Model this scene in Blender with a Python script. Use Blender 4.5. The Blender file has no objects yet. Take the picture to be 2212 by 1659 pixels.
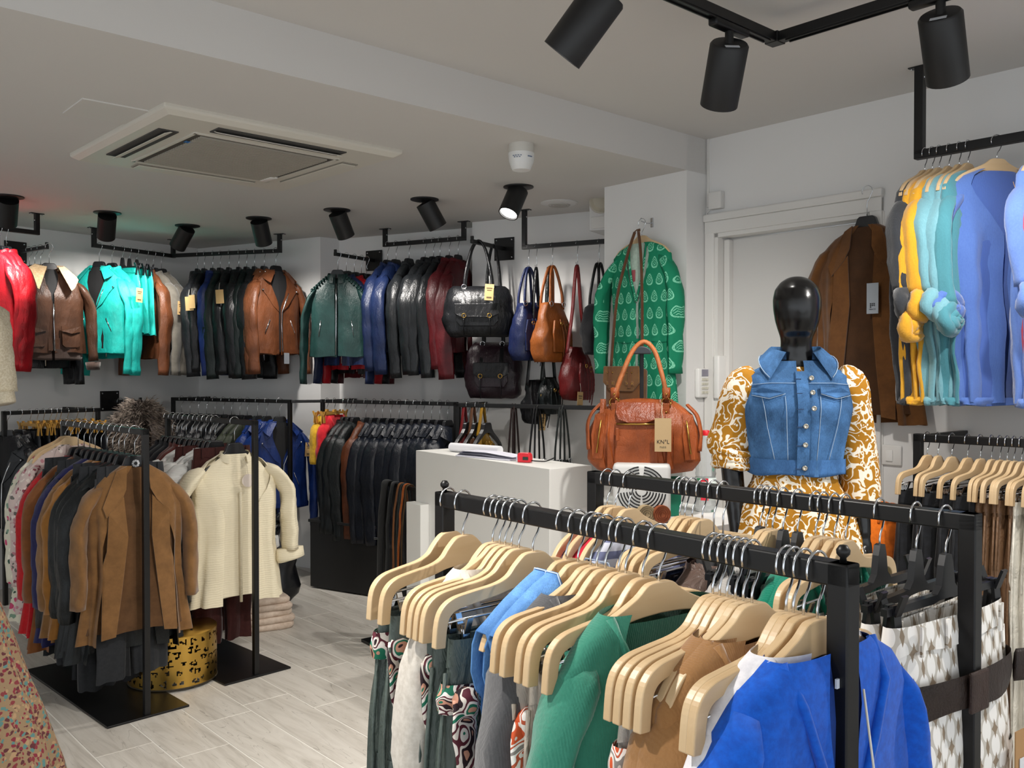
import bpy, math, random
from mathutils import Vector, Matrix, noise as mnoise
PI = math.pi
scene = bpy.context.scene
C = scene.collection
random.seed(7)

# ---------------------------------------------------------------- camera
F, CX, CY, EYE = 1960.0, 1106.0, 829.5, 1.5          # focal length in pixels of the 2212 x 1659 photo, eye height
PITCH = math.atan(27.5 / F)
cd = bpy.data.cameras.new('camera'); cam = bpy.data.objects.new('camera', cd); C.objects.link(cam)
cd.sensor_width = 36; cd.lens = 36 * F / 2212; cd.clip_start = 0.05; cd.clip_end = 60
cam.location = (0, 0, EYE); cam.rotation_euler = (PI / 2 - PITCH, 0, 0)
scene.camera = cam

# ---------------------------------------------------------------- world and exposure
wd = bpy.data.worlds.new('shop_ambient'); scene.world = wd; wd.use_nodes = True
wd.node_tree.nodes['Background'].inputs[0].default_value = (0.90, 0.95, 1.0, 1)
wd.node_tree.nodes['Background'].inputs[1].default_value = 1.22
vs = scene.view_settings
vs.view_transform = 'Standard'; vs.look = 'None'; vs.exposure = 0.38; vs.gamma = 1.0; vs.use_curve_mapping = False
SPOT_W = 31.0      # recessed ceiling spots
TRACK_W = 58.0     # track spots over the front racks

# ---------------------------------------------------------------- photo geometry helpers
sp_, cp_ = math.sin(PITCH), math.cos(PITCH)
def ray(px, py):
    dx = (px - CX) / F; dz = -(py - CY) / F
    return Vector((dx, cp_ + dz * sp_, -sp_ + dz * cp_))
def at(px, py, Y):
    r = ray(px, py); return Vector((0, 0, EYE)) + r * (Y / r.y)
def atz(px, py, z):
    r = ray(px, py); return Vector((0, 0, EYE)) + r * ((z - EYE) / r.z)
def on_line(px, a, b, z=1.3):
    k = (px - CX) / F
    d = (b[0] - a[0], b[1] - a[1])
    t = (k * a[1] - a[0]) / (d[0] - k * d[1])
    return Vector((a[0] + d[0] * t, a[1] + d[1] * t, z))
DA = Vector((0.747, 0.665, 0)); DB = Vector((-0.665, 0.747, 0))    # the two floor directions of the shop
ZLOW, ZHIGH = 2.51, 2.69

# ---------------------------------------------------------------- mesh builder
def ngon(n): return [(math.cos(2 * PI * i / n), math.sin(2 * PI * i / n)) for i in range(n)]
class MB:
    def __init__(s): s.v = []; s.f = []
    def add(s, vs, fs):
        o = len(s.v); s.v += [tuple(p) for p in vs]; s.f += [tuple(i + o for i in f) for f in fs]; return s
    def box(s, c, d, rz=0.0, rx=0.0, ry=0.0):
        M = Matrix.Rotation(rz, 3, 'Z') @ Matrix.Rotation(ry, 3, 'Y') @ Matrix.Rotation(rx, 3, 'X')
        P = [Vector(c) + M @ Vector((sx * d[0] / 2, sy * d[1] / 2, sz * d[2] / 2)) for sx in (-1, 1) for sy in (-1, 1) for sz in (-1, 1)]
        return s.add(P, [(0, 1, 3, 2), (4, 6, 7, 5), (0, 4, 5, 1), (2, 3, 7, 6), (0, 2, 6, 4), (1, 5, 7, 3)])
    def rows(s, rows, closed=True, cap0=False, cap1=False):
        n = len(rows[0]); vs = [p for r in rows for p in r]; fs = []
        for i in range(len(rows) - 1):
            for j in range(n if closed else n - 1):
                k = (j + 1) % n; fs.append((i * n + j, i * n + k, (i + 1) * n + k, (i + 1) * n + j))
        if cap0: fs.append(tuple(range(n))[::-1])
        if cap1: fs.append(tuple((len(rows) - 1) * n + j for j in range(n)))
        return s.add(vs, fs)
    def tube(s, pts, r, n=6, ry=None, caps=True, up=None):
        pts = [Vector(p) for p in pts]; m = len(pts)
        R = r if isinstance(r, (list, tuple)) else [r] * m
        RY = (ry if isinstance(ry, (list, tuple)) else [ry] * m) if ry is not None else R
        t0 = (pts[1] - pts[0]).normalized()
        ref = Vector(up) if up else (Vector((0, 0, 1)) if abs(t0.z) < .9 else Vector((0, 1, 0)))
        a = (ref - t0 * ref.dot(t0)).normalized(); rows = []
        for i, p in enumerate(pts):
            t = (pts[min(i + 1, m - 1)] - pts[max(i - 1, 0)]).normalized()
            a = (a - t * a.dot(t)).normalized(); b = t.cross(a)
            rows.append([p + a * (RY[i] * sy) + b * (R[i] * cx) for cx, sy in ngon(n)])
        return s.rows(rows, True, caps, caps)
    def prism(s, out, y0, y1):
        n = len(out); vs = [(x, y0, z) for x, z in out] + [(x, y1, z) for x, z in out]
        fs = [tuple(range(n)), tuple(range(2 * n - 1, n - 1, -1))] + [(i, i + n, (i + 1) % n + n, (i + 1) % n) for i in range(n)]
        return s.add(vs, fs)
    def slab(s, out, z0, z1):
        n = len(out); vs = [(x, y, z0) for x, y in out] + [(x, y, z1) for x, y in out]
        fs = [tuple(range(n))[::-1], tuple(range(n, 2 * n))] + [(i, (i + 1) % n, (i + 1) % n + n, i + n) for i in range(n)]
        return s.add(vs, fs)
    def lathe(s, prof, n=24, c=(0, 0, 0)):
        rows = [[(c[0] + r * x, c[1] + r * y, c[2] + z) for x, y in ngon(n)] for r, z in prof]
        return s.rows(rows, True, True, True)
    def ell(s, c, r, n=12, m=8):
        rows = []
        for i in range(m + 1):
            th = PI * (i + .02) / (m + .04)
            rows.append([(c[0] + r[0] * math.sin(th) * x, c[1] + r[1] * math.sin(th) * y, c[2] + r[2] * math.cos(th)) for x, y in ngon(n)])
        return s.rows(rows, True, True, True)
    def xf(s, M): s.v = [tuple(M @ Vector(p)) for p in s.v]; return s
    def wrinkle(s, amp, fr, seed=0, zs=1.0):
        o = Vector((seed * 3.7, seed * 1.3, seed * 5.1)); out = []
        for p in s.v:
            q = Vector((p[0] * fr, p[1] * fr, p[2] * fr * zs)) + o
            d = mnoise.noise_vector(q); out.append((p[0] + d.x * amp, p[1] + d.y * amp, p[2] + d.z * amp * .4))
        s.v = out; return s
    def mesh(s, name, smooth=True):
        me = bpy.data.meshes.new(name); me.from_pydata(s.v, [], s.f); me.update()
        if smooth: me.polygons.foreach_set('use_smooth', [True] * len(me.polygons))
        me.materials.append(None); return me
    def build(s, name, m, parent=None, smooth=True, bevel=0, loc=None, rz=0, auto=False):
        o = inst(name, s.mesh(name, smooth), m, parent)
        if loc is not None: o.location = loc
        o.rotation_euler = (0, 0, rz)
        if bevel:
            b = o.modifiers.new('bevel', 'BEVEL'); b.width = bevel; b.segments = 2; b.limit_method = 'ANGLE'; b.angle_limit = .6
        if auto:
            try: o.data.set_sharp_from_angle(angle=.7)
            except Exception: pass
        return o
def inst(name, me, m, parent=None):
    o = bpy.data.objects.new(name, me); C.objects.link(o)
    if me.materials:
        o.material_slots[0].link = 'OBJECT'; o.material_slots[0].material = m
    if parent is not None: o.parent = parent
    return o
def thing(name, label, cat, loc=(0, 0, 0), rz=0.0, group=None):
    o = bpy.data.objects.new(name, None); C.objects.link(o); o.empty_display_size = .1
    o.location = loc; o.rotation_euler = (0, 0, rz)
    return tag(o, label, cat, group)
def tag(o, label, cat, group=None):
    o['label'] = label; o['category'] = cat
    if group: o['group'] = group
    return o
def struct(o, label=None):
    o['kind'] = 'structure'
    if label: o['label'] = label
    return o
def bez(p, n=12):
    """smooth curve through the points p"""
    P = [Vector(q) for q in p]; out = []
    for i in range(len(P) - 1):
        a, b, c, d = P[max(i - 1, 0)], P[i], P[i + 1], P[min(i + 2, len(P) - 1)]
        for k in range(n):
            t = k / n
            out.append(.5 * ((2 * b) + (c - a) * t + (2 * a - 5 * b + 4 * c - d) * t * t + (3 * b - a - 3 * c + d) * t ** 3))
    out.append(P[-1]); return out

# ---------------------------------------------------------------- materials
def lin(h):
    h = h.lstrip('#'); c = [int(h[i:i + 2], 16) / 255 for i in (0, 2, 4)]
    return tuple((x / 12.92 if x <= .04045 else ((x + .055) / 1.055) ** 2.4) for x in c) + (1,)
MATS = {}
class NT:
    def __init__(s, name):
        s.m = bpy.data.materials.new(name); s.m.use_nodes = True; s.t = s.m.node_tree
        s.b = s.t.nodes['Principled BSDF']
    def n(s, ty, ins=None, **kw):
        o = s.t.nodes.new(ty)
        for k, v in kw.items(): setattr(o, k, v)
        for k, v in (ins or {}).items():
            if isinstance(v, bpy.types.NodeSocket): s.t.links.new(v, o.inputs[k])
            else: o.inputs[k].default_value = v
        return o
    def link(s, a, b): s.t.links.new(a, b)
    def coord(s, scale=(1, 1, 1), rot=(0, 0, 0)):
        tc = s.n('ShaderNodeTexCoord'); return s.n('ShaderNodeMapping', {'Vector': tc.outputs['Object'], 'Scale': scale, 'Rotation': rot}).outputs[0]
    def math(s, op, a, b=0.0, clamp=False):
        return s.n('ShaderNodeMath', {0: a, 1: b}, operation=op, use_clamp=clamp).outputs[0]
    def mix(s, f, a, b):
        o = s.n('ShaderNodeMix', data_type='RGBA')
        for i, v in ((0, f), (6, a), (7, b)):
            if isinstance(v, bpy.types.NodeSocket): s.link(v, o.inputs[i])
            else: o.inputs[i].default_value = v
        return o.outputs[2]
    def noise(s, vec, scale, detail=4, rough=.55, dist=0):
        return s.n('ShaderNodeTexNoise', {'Vector': vec, 'Scale': scale, 'Detail': detail, 'Roughness': rough, 'Distortion': dist}).outputs[0]
    def ramp(s, f, stops, interp='LINEAR'):
        r = s.n('ShaderNodeValToRGB', {0: f}); r.color_ramp.interpolation = interp; e = r.color_ramp.elements
        while len(e) < len(stops): e.new(.5)
        for q, (p, c) in zip(e, stops): q.position = p; q.color = c
        return r.outputs[0]
    def bump(s, h, strength=.3, dist=.004):
        b = s.n('ShaderNodeBump', {'Height': h, 'Strength': strength, 'Distance': dist}); s.link(b.outputs[0], s.b.inputs['Normal'])
    def done(s, col=None, rough=.6, metal=0, spec=.5, sheen=0):
        b = s.b.inputs
        if col is not None:
            if isinstance(col, bpy.types.NodeSocket): s.link(col, b['Base Color'])
            else: b['Base Color'].default_value = col
        b['Roughness'].default_value = rough; b['Metallic'].default_value = metal; b['Specular IOR Level'].default_value = spec
        b['Sheen Weight'].default_value = sheen
        return s.m
def cached(fn):
    def w(*a):
        k = (fn.__name__,) + a
        if k not in MATS: MATS[k] = fn(*a)
        return MATS[k]
    return w
@cached
def plain(h, rough=.6, metal=0.0, spec=.5):
    t = NT('paint_' + h.strip('#')); return t.done(lin(h), rough, metal, spec)
@cached
def leather(h, rough=.40):
    t = NT('leather_' + h.strip('#')); v = t.coord()
    n = t.noise(v, 9, 4); c = tuple(x * .62 for x in lin(h)[:3]) + (1,)
    col = t.mix(t.ramp(n, [(.3, (0, 0, 0, 1)), (.7, (1, 1, 1, 1))]), tuple(x * .68 for x in c[:3]) + (1,), tuple(min(1, x * 1.25) for x in c[:3]) + (1,))
    w = t.noise(t.coord((1, 1, .38)), 13, 5, .62, .25); g = t.n('ShaderNodeTexVoronoi', {'Vector': v, 'Scale': 260}).outputs[0]
    t.bump(t.math('ADD', w, t.math('MULTIPLY', g, .05)), .6, .018)
    return t.done(col, rough, 0, .32)
@cached
def suede(h):
    t = NT('suede_' + h.strip('#')); v = t.coord(); n = t.noise(v, 14, 6, .65); c = lin(h)
    col = t.mix(t.ramp(n, [(.3, (0, 0, 0, 1)), (.7, (1, 1, 1, 1))]), tuple(x * .75 for x in c[:3]) + (1,), tuple(min(1, x * 1.25) for x in c[:3]) + (1,))
    t.bump(t.noise(v, 300, 2), .2, .002); return t.done(col, .95, 0, .15, .3)
@cached
def cloth(h, h2='', nscale=60.0, rough=.9, big=10.0):
    t = NT('cloth_' + h.strip('#')); v = t.coord(); c = lin(h); c2 = lin(h2) if h2 else tuple(x * .78 for x in c[:3]) + (1,)
    n = t.noise(v, nscale, 4, .6)
    col = t.mix(t.ramp(n, [(.35, (0, 0, 0, 1)), (.65, (1, 1, 1, 1))]), c2, c)
    f = t.noise(t.coord((1, 1, .5)), big, 3, .55, .6)
    t.bump(t.math('ADD', f, t.math('MULTIPLY', t.noise(v, 380, 2), .02)), .5, .014)
    return t.done(col, rough, 0, .25, .15)
@cached
def gauze(h, h2):
    t = NT('gauze_' + h.strip('#')); v = t.coord(); n = t.noise(v, 9, 3)
    w = t.n('ShaderNodeTexWave', {'Vector': v, 'Scale': 28, 'Distortion': 3.5, 'Detail': 2}, bands_direction='Z').outputs[1]
    t.bump(t.math('ADD', t.math('MULTIPLY', w, .14), t.noise(t.coord((1, 1, .25)), 15, 3)), .4, .010)
    return t.done(t.mix(n, lin(h2), lin(h)), .85, 0, .2, .1)
@cached
def satin(h):
    t = NT('twill_' + h.strip('#')); v = t.coord((1, 1, .45)); c = lin(h)
    n = t.noise(v, 16, 4, .6, .8)
    col = t.mix(t.ramp(n, [(.3, (0, 0, 0, 1)), (.7, (1, 1, 1, 1))]), tuple(x * .75 for x in c[:3]) + (1,), tuple(min(1, x * 1.2) for x in c[:3]) + (1,))
    t.bump(t.noise(v, 30, 4, .6, 1.0), .7, .012); return t.done(col, .48, 0, .45)
@cached
def knit(h, h2=''):
    t = NT('knit_' + h.strip('#')); v = t.coord((1, 1, .8)); c = lin(h); c2 = lin(h2) if h2 else tuple(x * .72 for x in c[:3]) + (1,)
    n = t.noise(v, 150, 3, .7); b = t.noise(v, 12, 3)
    col = t.mix(t.math('ADD', t.math('MULTIPLY', n, .7), t.math('MULTIPLY', b, .3)), c2, c)
    w = t.n('ShaderNodeTexWave', {'Vector': v, 'Scale': 90, 'Distortion': 1.0}, wave_type='BANDS', bands_direction='X').outputs[1]
    t.bump(t.math('ADD', t.math('MULTIPLY', w, .25), n), .35, .003); return t.done(col, .95, 0, .15, .4)
@cached
def denim(h='#4a74a8', h2='#27456f'):
    t = NT('denim_' + h.strip('#')); v = t.coord((1, 1, .7)); n = t.noise(v, 9, 5, .6, .5); f = t.noise(t.coord((6, 6, 1)), 120, 2)
    k = t.math('ADD', t.math('MULTIPLY', n, .75), t.math('MULTIPLY', f, .25))
    col = t.ramp(k, [(.35, lin(h2)), (.52, lin(h)), (.66, tuple(min(1, x * 1.7) for x in lin(h)[:3]) + (1,))])
    t.bump(t.math('ADD', t.noise(v, 14, 4), t.math('MULTIPLY', f, .15)), .4, .008); return t.done(col, .85, 0, .25)
@cached
def wood(h='#d3b890', h2='#c09f74'):
    t = NT('hanger_wood'); v = t.coord((2, 30, 14)); n = t.noise(v, 3, 4, .6, .5); v2 = t.n('ShaderNodeObjectInfo').outputs['Random']
    a = t.mix(n, lin(h2), lin(h)); col = t.mix(t.math('MULTIPLY', v2, .3), a, lin('#dfcaa6'))
    return t.done(col, .38, 0, .5)
@cached
def wall_paint(h='#dcdcda'):
    t = NT('wall_paint'); n = t.noise(t.coord(), 120, 3); t.bump(n, .08, .001); return t.done(lin(h), .75, 0, .25)
def chrome(): return plain('#cfd2d6', .18, 1.0)
def brass(): return plain('#b08a45', .3, 1.0)
def blackmetal(): return plain('#0b0b0c', .40, 0.0, .4)
def blackplastic(): return plain('#17181b', .33, 0.0, .5)
@cached
def print_squiggle(base, ink, scale=26.0, width=.045):
    """curling contour-line print"""
    t = NT('print_squiggle'); v = t.coord(); n = t.noise(v, scale, 1, .5, 1.4)
    e = t.math('LESS_THAN', t.math('ABSOLUTE', t.math('SUBTRACT', n, .5)), width)
    d = t.n('ShaderNodeTexVoronoi', {'Vector': v, 'Scale': scale * 2.2}).outputs[0]
    e2 = t.math('MULTIPLY', t.math('LESS_THAN', d, .22), t.math('GREATER_THAN', n, .6))
    col = t.mix(t.math('MAXIMUM', e, e2), lin(base), lin(ink))
    t.bump(t.noise(t.coord((1, 1, .4)), 16, 3, .5, .6), .45, .012); return t.done(col, .85, 0, .25)
@cached
def print_leaf(base, ink):
    """rows of small leaf motifs on x / z"""
    t = NT('print_leaf'); s = t.n('ShaderNodeSeparateXYZ', {0: t.coord()})
    gx = t.math('MULTIPLY', s.outputs[0], 1 / .056); gz = t.math('MULTIPLY', s.outputs[2], 1 / .085)
    row = t.math('FLOOR', gz); gx2 = t.math('ADD', gx, t.math('MULTIPLY', row, .5))
    fx = t.math('SUBTRACT', t.math('FRACT', gx2), .5); fz = t.math('SUBTRACT', t.math('FRACT', gz), .5)
    w = t.math('MULTIPLY', t.math('ADD', .62, t.math('MULTIPLY', fz, .9)), .5)
    ax = t.math('DIVIDE', fx, t.math('MAXIMUM', t.math('MULTIPLY', t.math('SUBTRACT', .5, t.math('MULTIPLY', fz, .7)), .62), .02))
    r = t.math('SQRT', t.math('ADD', t.math('MULTIPLY', ax, ax), t.math('MULTIPLY', t.math('MULTIPLY', fz, fz), 8)))
    ring = t.math('MULTIPLY', t.math('LESS_THAN', r, 1.0), t.math('GREATER_THAN', r, .74))
    rib = t.math('MULTIPLY', t.math('LESS_THAN', r, .6), t.math('GREATER_THAN', t.math('SINE', t.math('MULTIPLY', t.math('ADD', fz, t.math('ABSOLUTE', fx)), 42)), .35))
    nz = t.math('GREATER_THAN', t.noise(t.coord(), 260, 2), .42)
    col = t.mix(t.math('MULTIPLY', t.math('MAXIMUM', ring, rib), nz), lin(base), lin(ink))
    t.bump(t.noise(t.coord((1, 1, .3)), 18, 3, .5, .6), .4, .012); return t.done(col, .8, 0, .3)
@cached
def print_diamond(base, ink, k=21.0):
    """petal and diamond lattice on x / z"""
    t = NT('print_diamond'); s = t.n('ShaderNodeSeparateXYZ', {0: t.coord()})
    def cell(v, o): return t.math('ABSOLUTE', t.math('SUBTRACT', t.math('FRACT', t.math('ADD', t.math('MULTIPLY', v, k), o)), .5))
    x, z = s.outputs[0], t.math('MULTIPLY', s.outputs[2], .82)
    def el(ox, oz, a, b):
        p, q = t.math('DIVIDE', cell(x, ox), a), t.math('DIVIDE', cell(z, oz), b); return t.math('LESS_THAN', t.math('ADD', t.math('MULTIPLY', p, p), t.math('MULTIPLY', q, q)), 1.0)
    def dm(ox, oz, a, b): return t.math('LESS_THAN', t.math('ADD', t.math('DIVIDE', cell(x, ox), a), t.math('DIVIDE', cell(z, oz), b)), 1.0)
    col = t.mix(t.math('MAXIMUM', el(0, 0, .26, .34), el(.5, .5, .26, .34)), lin(base), lin('#f6f3ee'))
    col = t.mix(t.math('MAXIMUM', t.math('MAXIMUM', dm(.5, 0, .20, .16), dm(0, .5, .11, .30)), dm(.5, 0, .11, .30)), col, lin(ink))
    t.bump(t.noise(t.coord((1, 1, .4)), 20, 3), .4, .01); return t.done(col, .7, 0, .3)
@cached
def print_floral(seed, *hs):
    """patches of flower colours over a base (the first colour)"""
    t = NT('print_floral'); v = t.coord((1, 1, 1), (seed, seed, 0)); d = t.noise(v, 14, 3)
    vv = t.n('ShaderNodeMixRGB', {0: .06, 1: v, 2: d}).outputs[0]
    c = t.n('ShaderNodeTexVoronoi', {'Vector': vv, 'Scale': 30 if seed < 5 else (52 if seed < 8 else 95)}); s = t.n('ShaderNodeSeparateColor', {0: c.outputs[1]})
    k = len(hs); st = [(i / k, lin(h)) for i, h in enumerate(hs)]
    col = t.ramp(s.outputs[0], st, 'CONSTANT')
    col = t.mix(t.math('GREATER_THAN', c.outputs[0], .42 if seed < 8 else .55), col, lin(hs[0]))
    t.bump(t.noise(t.coord((1, 1, .4)), 14, 3), .4, .01); return t.done(col, .8, 0, .3)
@cached
def print_belt(*hs):
    """swirling bands of colour"""
    t = NT('print_belt'); v = t.coord(); n = t.noise(v, 16, 1, .4, 1.5)
    st = []; k = len(hs)
    for i in range(k * 2): st.append((.2 + .6 * i / (k * 2), lin(hs[i % k])))
    return t.done(t.ramp(n, st, 'CONSTANT'), .7, 0, .3)
@cached
def stripes(h, h2, k=55.0):
    t = NT('stripes'); w = t.n('ShaderNodeTexWave', {'Vector': t.coord((1, .3, 1)), 'Scale': k / 6, 'Distortion': .8}, bands_direction='Z').outputs[1]
    t.bump(t.noise(t.coord(), 14, 3), .4, .01); return t.done(t.mix(t.math('GREATER_THAN', w, .5), lin(h), lin(h2)), .85, 0, .25)
@cached
def floor_mat():
    t = NT('plank_tile'); r = t.n('ShaderNodeObjectInfo').outputs['Random']
    tc = t.n('ShaderNodeTexCoord'); off = t.n('ShaderNodeCombineXYZ', {0: t.math('MULTIPLY', r, 37), 1: t.math('MULTIPLY', r, 91)}).outputs[0]
    va = t.n('ShaderNodeVectorMath', {0: tc.outputs['Object'], 1: off}, operation='ADD').outputs[0]
    v1 = t.n('ShaderNodeMapping', {'Vector': va, 'Scale': (.6, 5, 1)}).outputs[0]; v2 = t.n('ShaderNodeMapping', {'Vector': va, 'Scale': (1.0, 2.4, 1)}).outputs[0]
    n1 = t.noise(v1, 2.6, 6, .62, 1.2); n2 = t.noise(v2, 7, 5, .6, .6)
    base = t.ramp(n1, [(.28, lin('#a9a298')), (.45, lin('#c9c3b9')), (.6, lin('#d9d4cb')), (.8, lin('#bfb8ae'))])
    base = t.mix(t.math('MULTIPLY', n2, .35), base, lin('#ded9d0'))
    cr = t.noise(v1, 3.2, 2, .5, .8); ck = t.math('LESS_THAN', t.math('ABSOLUTE', t.math('SUBTRACT', cr, .5)), .004)
    base = t.mix(t.math('MULTIPLY', ck, .38), base, lin('#6e675f'))
    base = t.mix(t.math('MULTIPLY', r, .30), base, lin('#b0a99f'))
    t.bump(n1, .1, .003); return t.done(base, .42, 0, .4)

# ================================================================ the room shell
WHITE = wall_paint('#dedddb'); CEILM = wall_paint('#cfccc8'); TRIMW = plain('#dcdad6', .45)
BM = blackmetal()
LW0 = Vector((-3.51, 6.22, 0)); LD = Vector((.59, .807, 0))                 # left wall
C1 = Vector((-2.585, 7.49, 0)); B1E = Vector((-1.44, 6.83, 0)); S1 = Vector((-1.32, 6.95, 0))
W2E = Vector((-.21, 6.36, 0)); H0 = Vector((-.27, 6.165, 0)); H1 = Vector((.96, 5.49, 0))
P0 = Vector((.508, 5.0, 0)); P1 = Vector((.877, 4.57, 0)); R0 = P1 + DA * .165
RD = -DB
BKD = Vector((.866, -.5, 0))                                                 # along the back wall towards the camera side
def wall_run(name, pts, z0, z1, th, side, m=WHITE):
    """a wall of given thickness along a polyline, its room face on the line"""
    out = []; k = len(pts)
    for i, p in enumerate(pts):
        a = (pts[min(i + 1, k - 1)] - pts[max(i - 1, 0)]).normalized(); nrm = Vector((-a.y, a.x, 0)) * side
        out.append(p + nrm * th)
    poly = [(p.x, p.y) for p in pts] + [(p.x, p.y) for p in reversed(out)]
    return struct(MB().slab(poly, z0, z1).build(name, m, None, False))
LEND = LW0 - LD * 7.0
wall_run('wall_left', [LEND, C1 + LD * .0], 0, 2.9, .15, 1)
wall_run('wall_back', [C1, B1E, S1, W2E, H0, H1], 0, 2.9, .12, 1)
# pillar and the door wall
pc = (P0 + P1) / 2 + DA * .3
struct(MB().slab([(p.x, p.y) for p in (P0, P1, P1 + DA * .72, P0 + DA * .72)], 0, 2.9).build('wall_pillar', WHITE, None, False))
DT0, DT1, DZ = .06, .885, 2.20                                                # door opening along the wall, head height
def rw(t, d=0.0, z=0.0): p = R0 + RD * t - DA * d; return Vector((p.x, p.y, z))
RZ = math.atan2(RD.y, RD.x)
m = MB()
def wbox(mb, t0, t1, z0, z1, d0=-.14, d1=0.0):
    q = [rw(t0, d0), rw(t1, d0), rw(t1, d1), rw(t0, d1)]
    mb.slab([(p.x, p.y) for p in q], z0, z1)
wbox(m, -.02, DT0, 0, 2.9); wbox(m, DT0, DT1, DZ, 2.9); wbox(m, DT1, 6.5, 0, 2.9)
wr = struct(m.build('wall_right', WHITE, None, False))
m = MB(); wbox(m, .93, .945, 0, 2.2, 0, .006); m.build('panel_joint', TRIMW, wr, False)
# ceilings and beam step
ba, bb = P1 - DA * 9.0, P1 + DA * .9
far = [bb + DB * 1.2, Vector((1.5, 5.6, 0)), Vector((-2.5, 8.1, 0)), LEND + Vector((-.6, .3, 0))]
struct(MB().slab([(p.x, p.y) for p in [ba, bb] + far], ZLOW, 2.95).build('ceiling_low', CEILM, None, False))
near = [ba, ba + Vector((2, -4.5, 0)), Vector((6.4, -1.8, 0)), rw(6.6, -.2), bb]
struct(MB().slab([(p.x, p.y) for p in near], ZHIGH, 2.95).build('ceiling_high', CEILM, None, False))
# door
m = MB(); wbox(m, DT0, DT0 + .02, 0, DZ, -.12, .012); wbox(m, DT1 - .02, DT1, 0, DZ, -.12, .012); wbox(m, DT0, DT1, DZ - .02, DZ, -.12, .012)
trim = struct(m.build('trim_1', TRIMW, None, False))
m = MB(); wbox(m, .004, DT0, 0, DZ + .075, 0, .022); wbox(m, DT1, DT1 + .055, 0, DZ + .075, 0, .022); wbox(m, .004, DT1 + .055, DZ, DZ + .062, 0, .024)
m.build('architrave', TRIMW, trim, False, .004)
m = MB(); wbox(m, 0, DT1 + .06, DZ + .062, DZ + .10, 0, .034); m.build('ledge', TRIMW, trim, False, .006)
m = MB(); wbox(m, DT0 + .022, DT1 - .022, .01, DZ - .025, -.11, -.07); door = struct(m.build('door_1', plain('#cfcdca', .5), None, False, .004))
m = MB(); wbox(m, DT0 + .022, DT0 + .055, .01, DZ - .03, -.07, -.035); m.build('door_edge', TRIMW, door, False, .004)
m = MB(); wbox(m, DT0 + .005, DT0 + .04, 1.36, 1.58, -.068, .03); m.build('door_handle', plain('#e4e3e0', .4), door, True, .008)
# floor: grout base and single planks
GROUT = plain('#f0ede6', .7)
fl = [(-8.2, -2.2), (6.4, -2.2), (6.4, 1.0), (1.6, 5.7), (-2.5, 8.1), (-8.2, 2.2)]
floor = struct(MB().slab(fl, -.08, -.0012).build('floor', GROUT, None, False))
FM = floor_mat(); PW, PL = .225, .905
pm = MB().box((0, 0, -.0055), (PL - .006, PW - .006, .011)).mesh('plank', False)
rb = math.atan2(DB.y, DB.x); rng = random.Random(3)
def inside(p):
    if (p - LW0).dot(Vector((.807, -.59, 0))) < .12: return False
    if (p - C1).dot(Vector((-.5, -.866, 0))) < .10: return False
    if (p - R0).dot(-DA) < .12: return False
    return True
known = {0: 3.69, 2: 3.745, 4: 4.50, -1: 4.336}; cnt = 0
for r in range(-6, 16):
    a = 1.118 + (r + .5) * PW; off = known.get(r, rng.random() * PL)
    off = off % PL
    for k in range(-1, 9):
        b = off + (k + .5) * PL; p = DA * a + DB * b
        if not inside(p) or p.y < .2 or abs(p.x) > p.y * .72 + .55: continue
        o = inst('plank', pm, FM, floor); o.location = p; o.rotation_euler = (0, 0, rb); cnt += 1
m = MB()                                                                       # planks out of the picture: one piece of floor stuff
for r in range(-14, 22):
    a = 1.118 + (r + .5) * PW; off = known.get(r, rng.random() * PL) % PL
    for k in range(-5, 10):
        b = off + (k + .5) * PL; p = DA * a + DB * b
        vis = not (p.y < .2 or abs(p.x) > p.y * .72 + .55)
        if (vis and -6 <= r < 16) or p.y < -1.6 or p.x < -7 or not inside(p): continue
        m.box((p.x, p.y, -.0055), (PL - .004, PW - .004, .011), rb)
o = m.build('plank_rest', FM, floor, False); o['kind'] = 'stuff'

# ================================================================ ceiling fittings
def aim(dirv):
    return Vector(dirv).to_track_quat('-Z', 'Y')
LIGHTC = (1.0, .955, .90)
def spot_lamp(parent, pos, d, power, ang=105, blend=.85):
    l = bpy.data.lights.new('lamp', 'SPOT'); l.energy = power; l.spot_size = math.radians(ang); l.spot_blend = blend; l.color = LIGHTC; l.shadow_soft_size = .035
    o = bpy.data.objects.new('lamp', l); C.objects.link(o); o.parent = parent; o.location = pos; o.rotation_mode = 'QUATERNION'; o.rotation_quaternion = aim(d)
GLOW = NT('lamp_glow'); GLOW.b.inputs['Emission Color'].default_value = (1, .97, .93, 1); GLOW.b.inputs['Emission Strength'].default_value = 9; GLOW = GLOW.done((1, 1, 1, 1), .4)
CAN = plain('#121213', .5)
def can_light(px, py, tgt, label, power=1.0, L=.165, r=.056, ang=105):
    p = atz(px, py, ZLOW)
    t = thing('ceiling_spotlight', label, 'spotlight', p, 0, 'black recessed spotlights on the low ceiling')
    MB().lathe([(.083, 0), (.083, -.006), (.07, -.010), (.045, -.010)], 28).build('trim_ring', CAN, t, True, auto=True)
    d = (Vector(tgt) - p).normalized(); q = aim(d).to_matrix()
    m = MB().lathe([(.03, .0), (r, -.004), (r, -L), (r - .006, -L), (r - .008, -L + .03), (.01, -L + .035)], 24); m.xf(q.to_4x4()); m.v = [(x, y, z - .018) for x, y, z in m.v]
    m.build('housing', CAN, t, True, auto=True)
    m = MB().lathe([(.0465, -L + .012), (.0465, -L + .009)], 20); m.xf(q.to_4x4()); m.v = [(x, y, z - .018) for x, y, z in m.v]
    m.build('lens', GLOW, t, False)
    spot_lamp(t, Vector((0, 0, -.018)) + d * (L + .012), d, SPOT_W * power, ang)
    return t
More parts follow.
